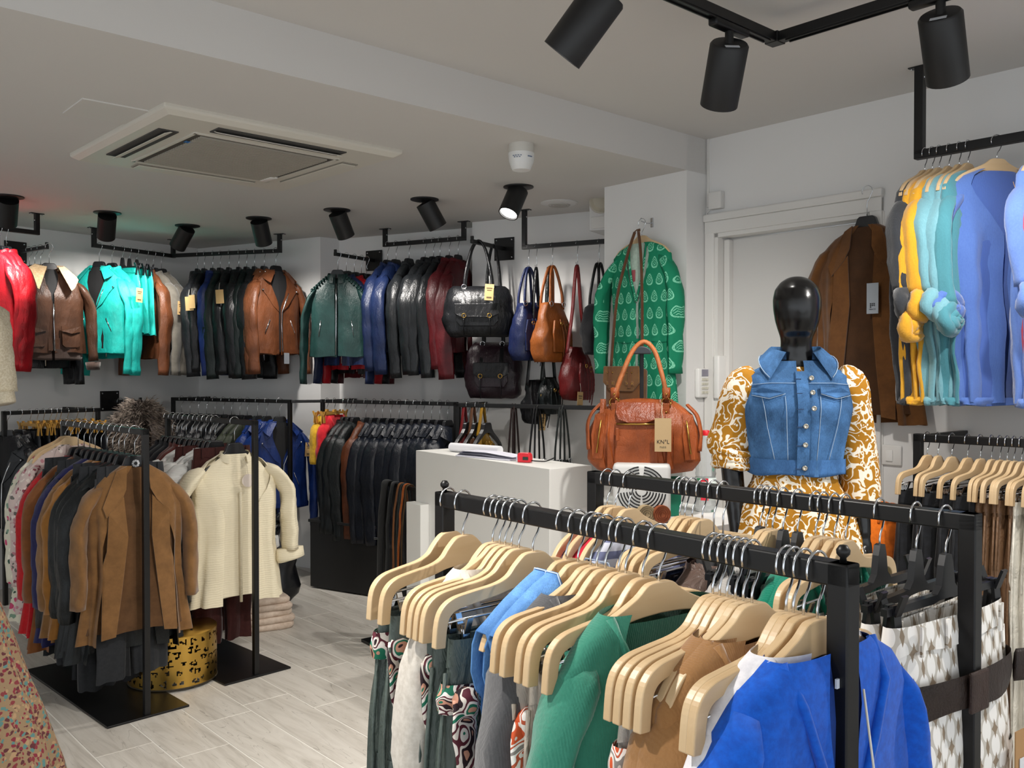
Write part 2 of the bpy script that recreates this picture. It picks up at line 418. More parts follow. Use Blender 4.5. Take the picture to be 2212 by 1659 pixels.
can_light(18, 424, (-3.35, 5.9, 1.55), 'black recessed spotlight above the red jackets', 1.0)
can_light(232, 459, (-3.0, 6.55, 1.5), 'black recessed spotlight above the turquoise jackets', 1.15)
can_light(405, 487, (-2.95, 6.75, 1.6), 'black tilted spotlight by the corner of the two ceiling rails', .8)
can_light(559, 471, (-1.58, 6.85, 1.2), 'black recessed spotlight above the brown biker jackets', 1.2)
can_light(728, 453, (-.72, 6.40, 1.3), 'black recessed spotlight above the dark green jacket', 1.2)
can_light(917, 430, (.12, 5.75, 1.35), 'black tilted spotlight above the navy and black jackets', 1.4)
can_light(1120, 403, (-.75, 4.1, .5), 'black spotlight with its lit lens showing', 1.3)
# lighting track with spots
ZT = 2.60
tk = thing('lighting_track', 'black lighting track with a corner under the high ceiling', 'track light', (0, 0, ZT))
K = atz(1674, 92, ZT); K.z = 0
def trk(t0, t1, d, name):
    a, b = K + d * t0, K + d * t1; c = (a + b) / 2; rz = math.atan2(d.y, d.x)
    MB().box((c.x, c.y, .012), ((b - a).length, .036, .032), rz).build(name, BM, tk, False, .002)
    n = Vector((-d.y, d.x, 0)) * .012
    for s in (-1, 1): MB().box((c.x + n.x * s, c.y + n.y * s, -.006), ((b - a).length - .06, .005, .006), rz).build('rail_lip', BM, tk, False)
trk(.018, 2.6, -DA, 'track'); trk(.018, 2.6, RD, 'track')
MB().box((K.x, K.y, .012), (.05, .05, .036), RZ).build('corner_joint', BM, tk, False, .003)
for d, t in ((-DA, .45), (-DA, 1.4), (-DA, 2.4), (RD, .45), (RD, 1.3), (RD, 2.4)):
    p = K + d * t; MB().box((p.x, p.y, .055), (.022, .03, .075), math.atan2(d.y, d.x)).build('standoff', BM, tk, False)
def track_spot(d, t, tgt, label, power=1.0, L=.19, r=.061, ang=105):
    p = K + d * t; p.z = ZT; rz = math.atan2(d.y, d.x)
    o = thing('track_spotlight', label, 'spotlight', p, 0, 'black track spotlights')
    MB().box((0, 0, -.016), (.18, .034, .026), rz).build('adapter', BM, o, True, .006)
    MB().tube([(0, 0, -.025), (0, 0, -.07)], .014, 12).build('swivel', BM, o, True, auto=True)
    dd = (Vector(tgt) - p).normalized(); q = aim(dd).to_matrix().to_4x4(); h = Vector((0, 0, -.075))
    def tr(m): m.xf(q); m.v = [tuple(Vector(v) + h) for v in m.v]; return m
    tr(MB().lathe([(.0, .012), (r - .006, .012), (r, .004), (r, -L), (r - .004, -L), (r - .008, -L + .05), (.0, -L + .05)], 28)).build('housing', CAN, o, True, auto=True)
    tr(MB().box((0, -.034, .0125), (.045, .016, .001))).build('rating_label', plain('#b9bcc0', .5), o, False)
    tr(MB().lathe([(.05, -L + .045), (.05, -L + .042)], 20)).build('lens', GLOW, o, False)
    spot_lamp(o, h + dd * (L + .012), dd, TRACK_W * power, ang)
track_spot(-DA, .84, (-1.1, 3.1, .9), 'black track spotlight tilted towards the leather racks', 1.25)
track_spot(-DA, .26, (.62, 4.2, .9), 'black track spotlight beside the corner of the track', .9)
track_spot(RD, .545, (1.85, 3.5, 1.3), 'black track spotlight above the hanging sweaters', .42)
track_spot(-DA, 2.05, (-.1, 2.2, .5), 'unseen track spotlight added to light the shop floor', 1.0)  # extra spot out of view, added as fill for the foreground
track_spot(RD, 1.25, (.95, 3.0, 1.2), 'unseen track spotlight added to light the mannequin', .9)  # added outside the frame to brighten the mannequin
track_spot(-DA, 2.5, (.05, 1.55, .6), 'unseen track spotlight added to light the front rack', 1.1)  # added out of view to light the near ends of the front rack
track_spot(RD, 1.9, (.55, 1.7, .8), 'unseen track spotlight added to light the wooden hangers', 1.0)  # another added spot beyond the frame, brightens the foreground hangers
# air conditioner cassette
cs = [atz(155, 345, ZLOW - .03), atz(345, 238, ZLOW - .03), atz(865, 340, ZLOW - .03), atz(620, 414, ZLOW - .03)]
cc = sum(cs, Vector()) / 4; acr = math.atan2((cs[2] - cs[1]).y, (cs[2] - cs[1]).x)
AC = thing('ceiling_air_conditioner', 'square white air conditioner cassette set in the low ceiling', 'air conditioner', (cc.x, cc.y, ZLOW), acr)
ACM = plain('#cdc8bd', .5); ACD = plain('#3c3a38', .7)
S = .55
m = MB().rows([[(sx * S, sy * S, 0) for sx, sy in ((-1, -1), (1, -1), (1, 1), (-1, 1))], [(sx * S, sy * S, -.016) for sx, sy in ((-1, -1), (1, -1), (1, 1), (-1, 1))],
               [(sx * (S - .03), sy * (S - .03), -.034) for sx, sy in ((-1, -1), (1, -1), (1, 1), (-1, 1))]], True, False, True)
m.build('panel', ACM, AC, False, .006)
for i in range(4):
    a = i * PI / 2; q = Matrix.Rotation(a, 4, 'Z')
    m = MB().box((0, -.43, -.036), (.60, .085, .006)).xf(q); m.build('air_outlet', ACD if i in (0, 3) else plain('#8d887e', .7), AC, False, .003)
    m = MB().box((0, -.425, -.042), (.585, .045 if i in (0, 3) else .075, .004), rx=.35 if i in (0, 3) else 0).xf(q); m.build('louvre', ACM, AC, False, .002)
m = MB()
for s in (-1, 1):
    m.box((0, s * .335, -.037), (.69, .012, .008)); m.box((s * .335, 0, -.037), (.012, .69, .008))
m.build('grille_frame', ACM, AC, False)
MB().box((0, 0, -.036), (.66, .66, .003)).build('grille_backing', plain('#4a463f', .8), AC, False)
m = MB()
for k in range(34): m.box((0, -.30 + .60 * k / 33, -.041), (.60, .0095, .008))
for k in range(5): m.box((-.24 + .12 * k, 0, -.0405), (.006, .60, .006))
o = m.build('grille_slats', plain('#aaa497', .6), AC, False); o['kind'] = 'stuff'
MB().box((.30, .25, -.043), (.04, .12, .008)).build('indicator', plain('#e9e8e4', .3), AC, True, .003)
m = MB()
for k in range(6): m.box((-.315 + (k % 3) * .012, -.20 + (k // 3) * .016, -.0425), (.008, .010, .002))
m.build('brand_mark', plain('#2f6fae', .5), AC, False)
# access panel, smoke detector, vent, alarm parts
a = [atz(135, 243, ZLOW), atz(178, 211, ZLOW), atz(332, 240, ZLOW), atz(272, 267, ZLOW)]
o = MB().slab([(p.x, p.y) for p in a], ZLOW - .005, ZLOW + .004).build('access_panel', plain('#cdcac5', .6), None, False, .002)
struct(o)
p = atz(1126, 312, ZLOW); t = thing('smoke_detector', 'white round smoke detector with dust cap under the beam', 'smoke detector', p)
MB().lathe([(.056, 0), (.057, -.02), (.056, -.045)], 28).build('base', plain('#c8c5bd', .5), t, True, auto=True)
m = MB().lathe([(.058, -.04), (.056, -.075), (.045, -.105), (.04, -.115), (.0, -.116)], 28).wrinkle(.0025, 18, 2); m.build('dust_cap', plain('#dcdcda', .35), t, True, auto=True)
m = MB()
for k in range(7): m.box((.0575 * math.cos(-2.2 + k * .1), .0575 * math.sin(-2.2 + k * .1), -.06 - (k % 2) * .007), (.006, .006, .003), -2.2 + k * .1)
for k in range(4): m.box((.056 * math.cos(-1.0 + k * .1), .056 * math.sin(-1.0 + k * .1), -.062), (.007, .006, .004), -1.0 + k * .1)
m.build('print', plain('#5d6f8c', .5), t, False)
p = atz(1208, 438, ZLOW); t = thing('air_vent', 'flat round white vent disc in the low ceiling', 'vent', p)
MB().lathe([(.112, 0), (.112, -.004), (.09, -.013), (.07, -.014)], 32).build('rim', plain('#d5d4d2', .5), t, True, auto=True)
m = MB()
for k in range(4): m.lathe([(.068 - k * .016, -.012), (.062 - k * .016, -.020), (.058 - k * .016, -.012)], 28)
m.build('rings', plain('#bdbbb7', .5), t, True)
p = atz(1296, 436, 2.42); p = at(1297, 436, 5.35); t = thing('alarm_siren', 'round beige alarm siren half hidden by the pillar', 'alarm', p)
m = MB().lathe([(.06, 0), (.06, .02), (.045, .04), (.0, .045)], 24).xf(Matrix.Rotation(PI / 2, 4, 'X')); m.build('dome', plain('#bdb7a6', .5), t, True, auto=True)
m = MB().lathe([(.065, -.02), (.065, .002)], 24).xf(Matrix.Rotation(PI / 2, 4, 'X')); m.build('base', plain('#c6c1b3', .5), t, True, auto=True)
MB().box((.02, .04, 0), (.03, .06, .03)).build('bracket', plain('#c6c1b3', .5), t, False)
p = at(1290, 483, 5.50); t = thing('wall_unit', 'white wedge-shaped wall unit behind the pillar', 'wall unit', p, math.atan2(-.482, .876))
MB().prism([(-.04, .12), (.15, .12), (.15, -.045), (-.045, -.045), (-.04, -.03)], -.03, .22).build('housing', WHITE, t, False, .006)
MB().box((.05, -.034, .0), (.15, .01, .07)).build('cover', TRIMW, t, False, .003)

# ================================================================ rails and racks
class Rail:
    """a straight clothes rail; near_end: the way the garments face"""
    def __init__(s, a, b, z, near):
        s.a, s.b, s.z = Vector((a[0], a[1], 0)), Vector((b[0], b[1], 0)), z
        d = (s.b - s.a).normalized(); s.d = d; s.near = d if near == 'b' else -d
        y = -s.near; s.rz = math.atan2(-y.x, y.y)           # local x = y cross z
    def pos(s, px): return on_line(px, s.a, s.b, s.z)
    def frame(s, px): return s.pos(px), s.rz
def bar(mb, a, b, w=.028):
    a, b = Vector(a), Vector(b); d = b - a
    if abs(d.z) > .9 * d.length: return mb.box((a + b) / 2, (w, w, abs(d.z)), math.atan2(DB.y, DB.x))
    return mb.box((a + b) / 2, (d.length, w, w), math.atan2(d.y, d.x))
def ceiling_rail(label, a, b, z, zc, near, posts=('a', 'b'), th=.028):
    R = Rail(a, b, z, near); mid = (R.a + R.b) / 2
    t = thing('ceiling_rail', label, 'clothes rail', (mid.x, mid.y, zc))
    M = mid + Vector((0, 0, zc)); rz = math.atan2(R.d.y, R.d.x)
    e = R.d * th / 2
    MB().box((0, 0, z - zc), ((R.b - R.a).length + th, th, th), rz).build('bar', BM, t, False, .0025)
    for k in posts:
        p = (R.a if k == 'a' else R.b) - mid
        MB().box((p.x, p.y, (z - zc) / 2), (th, th, zc - z), rz).build('post', BM, t, False, .0025)
        MB().box((p.x, p.y, -.0025), (.085, .034, .005), rz).build('ceiling_plate', BM, t, False, .002)
        n = -R.d.cross(Vector((0, 0, 1)))
        m = MB().tube([Vector((p.x, p.y, -.045)) + R.near * -.001, Vector((p.x, p.y, -.045)) + R.near * (th / 2 + .002)], .005, 8); m.build('screw', chrome(), t)
        m = MB()
        for s in (-1, 1): q = p + R.d * .034 * s; m.lathe([(.006, -.004), (.004, -.008), (.0, -.008)], 8, (q.x, q.y, 0))
        m.build('plate_screws', chrome(), t)
    return R
def atc(px, py, zc=ZLOW): p = atz(px, py, zc); return (p.x, p.y)
q7a, q7b, q8b = atc(203, 492), atc(374, 518), atc(604, 505)
R7 = ceiling_rail('black ceiling rail holding the turquoise and taupe garments', q7a, q7b, 2.385, ZLOW, 'a')
R8 = ceiling_rail('black ceiling rail holding the dark and brown leather jackets', (q7b[0] + .02, q7b[1] - .03), q8b, 2.385, ZLOW, 'b', ('b',))
R9 = ceiling_rail('black ceiling rail holding the navy, black and burgundy jackets', atc(832, 494), atc(1002, 478), 2.395, ZLOW, 'b')
q10 = Vector(atc(1133, 453)).to_3d(); q10e = q10 + Vector((.876, -.482, 0)) * .86
R10 = ceiling_rail('black ceiling rail from which handbags hang on hooks', (q10.x, q10.y), (q10e.x, q10e.y), 2.275, ZLOW, 'b')
q14 = Vector(atc(1988, 143, ZHIGH)).to_3d(); q14e = q14 + RD * 1.5
R14 = ceiling_rail('long black ceiling rail holding the coloured knit sweaters', (q14.x, q14.y), (q14e.x, q14e.y), 2.345, ZHIGH, 'b', th=.034)
def rack(label, a, b, z, near, base=True, knob=False, w=.028, arms=(), posts='ab', plate=True, footL=.34):
    R = Rail(a, b, z, near); t = thing('garment_rack', label, 'clothes rack', (R.a.x, R.a.y, 0)); rz = math.atan2(R.d.y, R.d.x)
    L = (R.b - R.a).length; o = R.a
    def B(c, d, name, r=rz): return MB().box(c, d, r).build(name, BM, t, False, .0025)
    c = (R.b - R.a) / 2
    B((c.x, c.y, z), (L + w, w, w), 'top_bar')
    for k in posts:
        p = (R.a if k == 'a' else R.b) - o
        B((p.x, p.y, (z + w / 2) / 2), (w, w, z + w / 2), 'post')
        if knob: MB().lathe([(.005, z + w / 2), (.004, z + w / 2 + .006), (.0085, z + w / 2 + .011), (.009, z + w / 2 + .016), (.005, z + w / 2 + .022), (0, z + w / 2 + .023)], 12, (p.x, p.y, 0)).build('knob', BM, t)
        if base == 'foot': B((p.x, p.y, .014), (.03, footL, .028), 'foot')
    if base == 'plate': B((c.x, c.y, .005), (L + .06, .36, .01), 'base_plate')
    if base == 'foot': B((c.x, c.y, .10), (L, w, w), 'lower_bar')
    for (p, q) in arms: 
        p, q = Vector(p).to_3d() - o, Vector(q).to_3d() - o; d = q - p; mid = (p + q) / 2
        B((mid.x, mid.y, z), (d.length, w * .8, w * .8), 'wall_arm', math.atan2(d.y, d.x))
    return R
ZR = 1.242
R1 = rack('black garment rack crowded with trousers and knits on wooden hangers', (-.136, 1.83), (.421, 1.15), ZR, 'b', 'foot', True, .030)
R2 = rack('black garment rack with patterned trousers in front of the mannequin', (.203, 2.205), (.786, 1.553), ZR, 'b', 'foot', False, .030)
r3a = on_line(1985, rw(0, .40), rw(3, .40)); r3b = r3a + RD * 1.25
R3 = rack('black wall rack of black and brown trousers below the light switch', (r3a.x, r3a.y), (r3b.x, r3b.y), ZR + .005, 'b', 'foot', False, .030, [((r3a + RD * .015)[:2], (r3a + RD * .015 + DA * .39)[:2])])
R4 = rack('freestanding black rack of suede and floral jackets on a steel base plate', (-2.285, 4.62), (-1.59, 3.93), 1.236, 'b', 'plate', False, .026)
R5 = rack('freestanding black rack of cream blouses on a steel base plate', (-1.94, 5.11), (-1.262, 4.45), 1.246, 'b', 'plate', False, .026)
nL = Vector((.807, -.59, 0))
l6 = LW0 + nL * .46
r6a, r6b = on_line(8, l6, l6 + LD), on_line(211, l6, l6 + LD)
R6 = rack('black wall rack of gold clip hangers by the left wall', (r6a.x, r6a.y), (r6b.x, r6b.y), 1.232, 'a', None, False, .026, [(r6b[:2], (r6b - nL * .46)[:2])])
nB = Vector((-.5, -.866, 0))
l11 = C1 + nB * .40
r11a, r11b = on_line(374, l11, l11 + BKD), on_line(626, l11, l11 + BKD)
R11 = rack('black wall rack of blue leather jackets in the back corner', (r11a.x, r11a.y), (r11b.x, r11b.y), 1.285, 'b', None, False, .026, [(r11a[:2], (r11a - nB * .36 - BKD * .0)[:2])])
l12 = S1 + nB * .38
r12a, r12b = on_line(697, l12, l12 + BKD), on_line(985, l12, l12 + BKD)
R12 = rack('black wall rack packed with black leather jackets above the black crate', (r12a.x, r12a.y), (r12b.x, r12b.y), 1.285, 'b', None, False, .026, [(r12a[:2], (r12a - nB * .37)[:2]), (r12a[:2], r11b[:2])])
l13 = H0 + Vector((-.482, -.876, 0)) * .36
r13a, r13b = on_line(990, l13, l13 + Vector((.876, -.482, 0))), on_line(1310, l13, l13 + Vector((.876, -.482, 0)))
R13 = rack('black wall rack of small bags behind the white counter', (r13a.x, r13a.y), (r13b.x, r13b.y), 1.285, 'b', None, False, .026, [(r13a[:2], (r13a + Vector((.482, .876, 0)) * .35)[:2])])
def bracket(label, plate, n, L, zdrop=0.0):
    """face-out arm: plate on the wall at the point, arm along n"""
    t = thing('wall_bracket', label, 'wall bracket', plate, math.atan2(n.y, n.x))
    MB().box((.004, 0, 0), (.008, .15, .15)).build('plate', BM, t, False, .002)
    MB().box((L / 2, 0, 0), (L, .024, .024)).build('arm', BM, t, False, .002)
    MB().box((L - .006, 0, .018), (.012, .02, .03)).build('end_stop', BM, t, False, .002)
    m = MB()
    for sx in (-1, 1):
        for sz in (-1, 1): m.tube([(.006, sx * .058, sz * .058), (.011, sx * .058, sz * .058)], .006, 8)
    m.build('screws', chrome(), t)
    e = Vector(plate) + n * L
    return Rail((plate[0], plate[1]), (e.x, e.y), plate[2], 'b')
def on_wall(px, py, p0, d): 
    q = on_line(px, p0, p0 + d); r = ray(px, py); q.z = EYE + r.z * (q.y / r.y); return q
K1 = bracket('black face-out bracket carrying the shearling collar bomber', on_wall(35, 545, LW0, LD), nL, .44)
K2 = bracket('black face-out bracket carrying the dark green jacket', on_wall(809, 563, S1, BKD), nB, .44)
K3 = bracket('black face-out bracket carrying the black duffel bag', on_wall(1090, 538, H0, Vector((.876, -.482, 0))), Vector((-.482, -.876, 0)), .42)
K4 = bracket('black face-out bracket carrying the grey fur vest', on_wall(236, 866, LW0, LD), nL, .42)

# ================================================================ hangers
def mirror(half): return half + [(-x, z) for x, z in reversed(half) if abs(x) > 1e-6]
def hook_mb(z1=-.07, r=.024, th=.0019, n=6):
    pts = [(r * math.cos(a), 0, r * math.sin(a)) for a in [math.radians(q) for q in range(205, -41, -22)]]
    pts += [(.012, 0, -.030), (.003, 0, -.042), (0, 0, -.052), (0, 0, z1)]
    return MB().tube(pts, th, n)
HK = hook_mb().mesh('hook'); HK2 = hook_mb(-.118).mesh('hook'); PDZ = -.05       # plastic hangers have longer hooks
def smooth2(p, n=4): return [(v.x, v.z) for v in bez([(x, 0, z) for x, z in p], n)]
top = smooth2([(0, -.064), (.022, -.066), (.044, -.082), (.062, -.099), (.09, -.108), (.14, -.113), (.178, -.118), (.201, -.130), (.213, -.152), (.218, -.196)], 4)
bot = smooth2([(.197, -.198), (.193, -.164), (.186, -.147), (.168, -.138), (.12, -.132), (.085, -.128), (.05, -.122), (0, -.120)], 4)
half = top + bot
WOODH = MB().prism([(x, z) for x, z in half] + [(-x, z) for x, z in reversed(half[1:-1])], -.0065, .0065).mesh('body', False)
# notched coat hanger (no bar)
bot2 = smooth2([(.172, -.186), (.163, -.166), (.145, -.150), (.115, -.134), (.08, -.120), (.045, -.114), (0, -.112)], 4)
top2 = smooth2([(0, -.064), (.025, -.066), (.048, -.082), (.08, -.097), (.12, -.113), (.155, -.133), (.178, -.158), (.189, -.185)], 4)
half = top2 + bot2
WOODC = MB().prism([(x, z) for x, z in half] + [(-x, z) for x, z in reversed(half[1:-1])], -.0065, .0065).mesh('body', False)
hp = [(x, z - .05) for x, z in [(0, -.058), (.030, -.058), (.040, -.066), (.052, -.098), (.075, -.122), (.125, -.158), (.165, -.192), (.178, -.212), (.172, -.220), (.155, -.204), (.115, -.176), (.06, -.142), (.03, -.124), (0, -.120)]]
PLASH = MB().prism(hp + [(-x, z) for x, z in reversed(hp[1:-1])], -.013, .013).mesh('body', False)
hp = [(0, -.060), (.010, -.062), (.016, -.080), (.022, -.114), (.036, -.127), (.19, -.130), (.19, -.142), (.05, -.142), (.03, -.138), (0, -.137)]
CLIPH = MB().prism(hp + [(-x, z) for x, z in reversed(hp[1:-1])], -.006, .006).mesh('body', False)
m = MB()
for s in (-1, 1):
    m.box((0, s * .006, -.012), (.014, .005, .055), rx=s * .10); m.box((0, s * .012, .016), (.012, .004, .03), rx=-s * .35)
m.tube([(-.008, 0, .004), (.008, 0, .004)], .004, 8)
CLIP = m.mesh('clip', False)
CBAR = MB().tube([(-.196, 0, -.158), (.196, 0, -.158)], .0022, 6).mesh('crossbar')
GB = MB().box((0, 0, -.082), (.34, .010, .018)).box((0, 0, -.068), (.03, .014, .02)).mesh('body', False)
def hanger(kind, loc, rz, label, group=None):
    nm = {'wood': 'wooden_hanger', 'coat': 'wooden_hanger', 'plastic': 'plastic_hanger', 'clip': 'clip_hanger', 'gold': 'clip_hanger'}[kind]
    t = thing(nm, label, 'hanger', loc, rz, group); inst('hook', HK2 if kind == 'plastic' else HK, chrome(), t)
    if kind in ('wood', 'coat'):
        o = inst('body', WOODH if kind == 'wood' else WOODC, wood(), t); b = o.modifiers.new('bevel', 'BEVEL'); b.width = .002; b.segments = 2; b.limit_method = 'ANGLE'
        if kind == 'wood':
            inst('crossbar', CBAR, chrome(), t)
            for s in (-1, 1): c = inst('clip', CLIP, chrome(), t); c.location = (s * .155, 0, -.182)
    elif kind == 'plastic':
        o = inst('body', PLASH, blackplastic(), t); b = o.modifiers.new('bevel', 'BEVEL'); b.width = .004; b.segments = 2; b.limit_method = 'ANGLE'
    elif kind == 'clip':
        inst('body', CLIPH, blackplastic(), t)
        for s in (-1, 1): c = inst('clip', CLIP, blackplastic(), t); c.location = (s * .165, 0, -.145); c.scale = (1.5, 1.3, 1.25)
    else:
        inst('body', GB, plain('#b98a3a', .4), t)
        for s in (-1, 1): c = inst('clip', CLIP, plain('#b98a3a', .4), t); c.location = (s * .155, 0, -.10); c.scale = (1.6, 1.2, 1.2)
    return t

# ================================================================ garments (origin at the rail centre, front = local -y)
def sup(a, w, d, e=2.5):
    c, s = math.cos(a), math.sin(a)
    return w * math.copysign(abs(c) ** (2 / e), c), d * math.copysign(abs(s) ** (2 / e), s)
def prof(keys, z):
    for (z0, w0, d0), (z1, w1, d1) in zip(keys, keys[1:]):
        if z <= z0 and z >= z1:
            t = (z0 - z) / max(z0 - z1, 1e-6); return w0 + (w1 - w0) * t, d0 + (d1 - d0) * t
    return keys[-1][1:]
def shell(keys, gap, fold, seed, n=34, m=16, zs=None, k1=7, k2=13, amp=.004, e=2.5):
    rng = random.Random(seed); p1, p2 = rng.random() * 6, rng.random() * 6
    z0, z1 = keys[0][0], keys[-1][0]; rows = []
    zz = zs or ([keys[0][0] + (keys[2][0] - keys[0][0]) * i / 5 for i in range(6)] + [keys[2][0] + (z1 - keys[2][0]) * (i + 1) / m for i in range(m)])
    for z in zz:
        w, d = prof(keys, z); u = (z0 - z) / (z0 - z1); g = gap(u); row = []
        for j in range(n + 1):
            a = -PI / 2 + g + (2 * PI - 2 * g) * j / n; x, y = sup(a, w, d, e)
            f = fold * u ** 1.1 * (math.sin(a * k1 + p1 + u * 1.5) + .6 * math.sin(a * k2 + p2 - u * 2))
            row.append((x + f * math.cos(a), y + f * math.sin(a) * 1.2, z + (.004 * math.sin(a * 5 + p1) if u > .98 else 0)))
        rows.append(row)
    mb = MB().rows(rows, False); return mb.wrinkle(amp, 9, seed)
def sleeve(side, sx, sz, L, r0, r1, seed, out=.05, fwd=-.03, bend=0.0, flat=1.0, cuff=.0, n=14, m=12, amp=.006, puff=0.0, cr=1.0):
    pts, R, RY = [], [], []
    for i in range(m + 1):
        u = i / m; x = sx - .05 + (out + .05) * (1 - (1 - min(u * 2.4, 1)) ** 2); z = sz + .02 - L * u + .02 * (1 - (1 - u) ** 3)
        y = fwd * u * u + bend * max(0, u - .45) ** 2
        r = r0 + (r1 - r0) * u + puff * math.sin(PI * min(1, u * 1.1)) ** 2
        if i == 0: r *= .55
        elif i == 1: r *= .88
        pts.append((side * x, y, z)); R.append(r * flat if True else r); RY.append(r)
    rg = random.Random(seed * 7 + side); q1, q2 = rg.random() * 6, rg.random() * 6; rows = []
    for i, p in enumerate(pts):                                          # flattened sleeve with two creases and long folds
        u = i / m; t = (Vector(pts[min(i + 1, m)]) - Vector(pts[max(i - 1, 0)])).normalized(); b = Vector((0, 1, 0)); b = (b - t * b.dot(t)).normalized(); a = b.cross(t); row = []
        for j in range(n):
            th = 2 * PI * j / n; x, y = sup(th, 1, 1, 1.62); f = 1 + .10 * math.sin(3 * th + q1 + 3 * u) + .06 * math.sin(5 * th + q2 - 5 * u) + .05 * cr * math.sin(u * 26 + q1 + 2 * math.sin(th))
            row.append(Vector(p) + a * (x * R[i] * f) + b * (y * RY[i] * (1 + (f - 1) * .5)))
        rows.append(row)
    mb = MB().rows(rows, True, True, True); mb.wrinkle(amp, 13, seed + (3 if side > 0 else 8), .8); mb.wrinkle(amp * .5, 34, seed + 5, 1.3); return mb
def fy(keys, x, z, off=.005, e=2.5):
    w, d = prof(keys, z); q = min(abs(x) / w, .98); return -d * (1 - q ** e) ** (1 / e) - off
def patch(keys, pts, off=.006, th=.004):
    """a flat piece of cloth laid on the front"""
    n = len(pts); f = [(x, fy(keys, x, z, off), z) for x, z in pts]; b = [(x, fy(keys, x, z, off - th), z) for x, z in pts]
    return MB().add(f + b, [tuple(range(n)), tuple(range(2 * n - 1, n - 1, -1))] + [(i, i + n, (i + 1) % n + n, (i + 1) % n) for i in range(n)])
def line(keys, pts, r=.003, off=.006): return MB().tube([(x, fy(keys, x, z, off), z) for x, z in pts], r, 6)
def collar_fold(nw=.072, nd=.05, zt=-.082, drop=.055, flare=.035, pt=.05, open_a=.55, n=22, sd=.052):
    rows = [[], [], [], []]
    for j in range(n + 1):
        a = -PI / 2 + open_a + (2 * PI - 2 * open_a) * j / n; c, s = math.cos(a), math.sin(a); fr = max(0, -s) ** 2 * (1 - abs(j / n - .5) * 0)
        e = abs(j / n - .5) * 2; q = max(0, e - .55) / .45
        rows[0].append((nw * c, nd * s, zt - .045)); rows[1].append((nw * 1.02 * c, nd * 1.02 * s, zt - .02 * q))
        rows[2].append((nw * 1.10 * c, nd * 1.14 * s, zt - .004 - .02 * q))
        rows[3].append(((nw + flare + .02 * q) * c + math.copysign(.03 * q, c), (nd + flare * .8 + .012 * q) * s, zt - sd - (drop - sd) * s * s - pt * q))
    return MB().rows(rows, False)
def collar_stand(nw=.07, nd=.05, zt=-.08, h=.05, open_a=.25, n=20):
    rows = [[], [], []]
    for j in range(n + 1):
        a = -PI / 2 + open_a + (2 * PI - 2 * open_a) * j / n; c, s = math.cos(a), math.sin(a); q = max(0, -s)
        for k, (f, z) in enumerate(((1.15, zt - h), (1.04, zt - .01), (.98, zt))): rows[k].append((nw * f * c, nd * f * s - (.004 if q else 0), z - .03 * q))
    return MB().rows(rows, False)
VAR = {}
def variant(fn):
    def w(*a):
        k = (fn.__name__,) + a
        if k not in VAR: VAR[k] = [(n, mb.mesh(n, sm), role) for n, mb, role, sm in fn(*a)]
        return VAR[k]
    return w
def jkeys(L, W, D, z0=-.092, fl=1.04, nw=.06, sl=1.0):
    return [(z0, nw, .034), (z0 - .048 * sl, nw + (W - nw) * .55, .040), (z0 - .115 * sl, W * .97, .044), (z0 - .20, W, D), (z0 - L * .62, W * .96, D * .95), (z0 - L, W * fl, D * 1.08)]
@variant
def v_jacket(seed=0, L=.65, W=.195, D=.050, SL=.74):
    """zip jacket with a stand collar"""
    K = jkeys(L, W, D); out = [('body', shell(K, lambda u: .03 + .35 * max(0, .12 - u), .006, seed), 'main', True), ('collar', collar_stand(), 'main', True)]
    for s in (-1, 1): out.append(('sleeve', sleeve(s, W, -.205, SL - .04, .058, .046, seed + s, .045, -.05, .05, .55, 0, 16, 18, .009), 'main', True))
    for s in (-1, 1): out.append(('pocket_zip', line(K, [(s * .11, -.42), (s * .125, -.53)], .003), 'metal', True))
    out.append(('zipper', line(K, [(0, -.16), (.002, -.3), (.0, -.5), (0, -.09 - L + .01)], .0045, .003), 'metal', True))
    return out
@variant
def v_biker(seed=0, L=.62, W=.197, D=.054, SL=.73):
    K = jkeys(L, W, D); out = [('body', shell(K, lambda u: .02 + 1.0 * max(0, .42 - u), .006, seed), 'main', True),
        ('lining', shell([(z, w * .9, d * .86) for z, w, d in jkeys(L - .03, W, D, -.10)], lambda u: 0.0, .0, seed, 20, 8), 'dark', True), ('collar', collar_fold(.074, .05, -.082, .06, .045, .055, .5), 'main', True)]
    for s in (-1, 1):
        out.append(('sleeve', sleeve(s, W, -.205, SL - .04, .060, .047, seed + s, .045, -.05, .05, .55, 0, 16, 18, .009), 'main', True))
        out.append(('lapel', patch(K, [(s * .012, -.40), (s * .05, -.27), (s * .075, -.20), (s * .145, -.245), (s * .115, -.28), (s * .06, -.36)], .009, .005), 'main', False))
        out.append(('pocket_zip', line(K, [(s * .085, -.46), (s * .125, -.555)], .0032), 'metal', True))
        out.append(('epaulette', MB().box((s * .125, -.005, -.138), (.10, .035, .006), ry=s * .72), 'main', False))
    out.append(('zipper', line(K, [(.07, -.26), (.045, -.32), (.012, -.40), (.008, -.5), (.012, -.10 - L + .03)], .004, .008), 'metal', True))
    for s in (-1, 1):
        out.append(('stud', MB().tube([(s * .14, fy(K, .14, -.25, .012), -.245), (s * .14, fy(K, .14, -.25, .017), -.245)], .006, 8), 'metal', True))
        out.append(('stud', MB().ell((s * .095, -.012, -.110), (.006, .006, .005), 8, 5), 'metal', True))
    out.append(('hem_band', shell([(-.09 - L + .035, W * 1.05, D * 1.12), (-.09 - L + .02, W * 1.06, D * 1.12), (-.09 - L, W * 1.06, D * 1.13)], lambda u: .03, .003, seed, 30, 3), 'main', True))
    return out
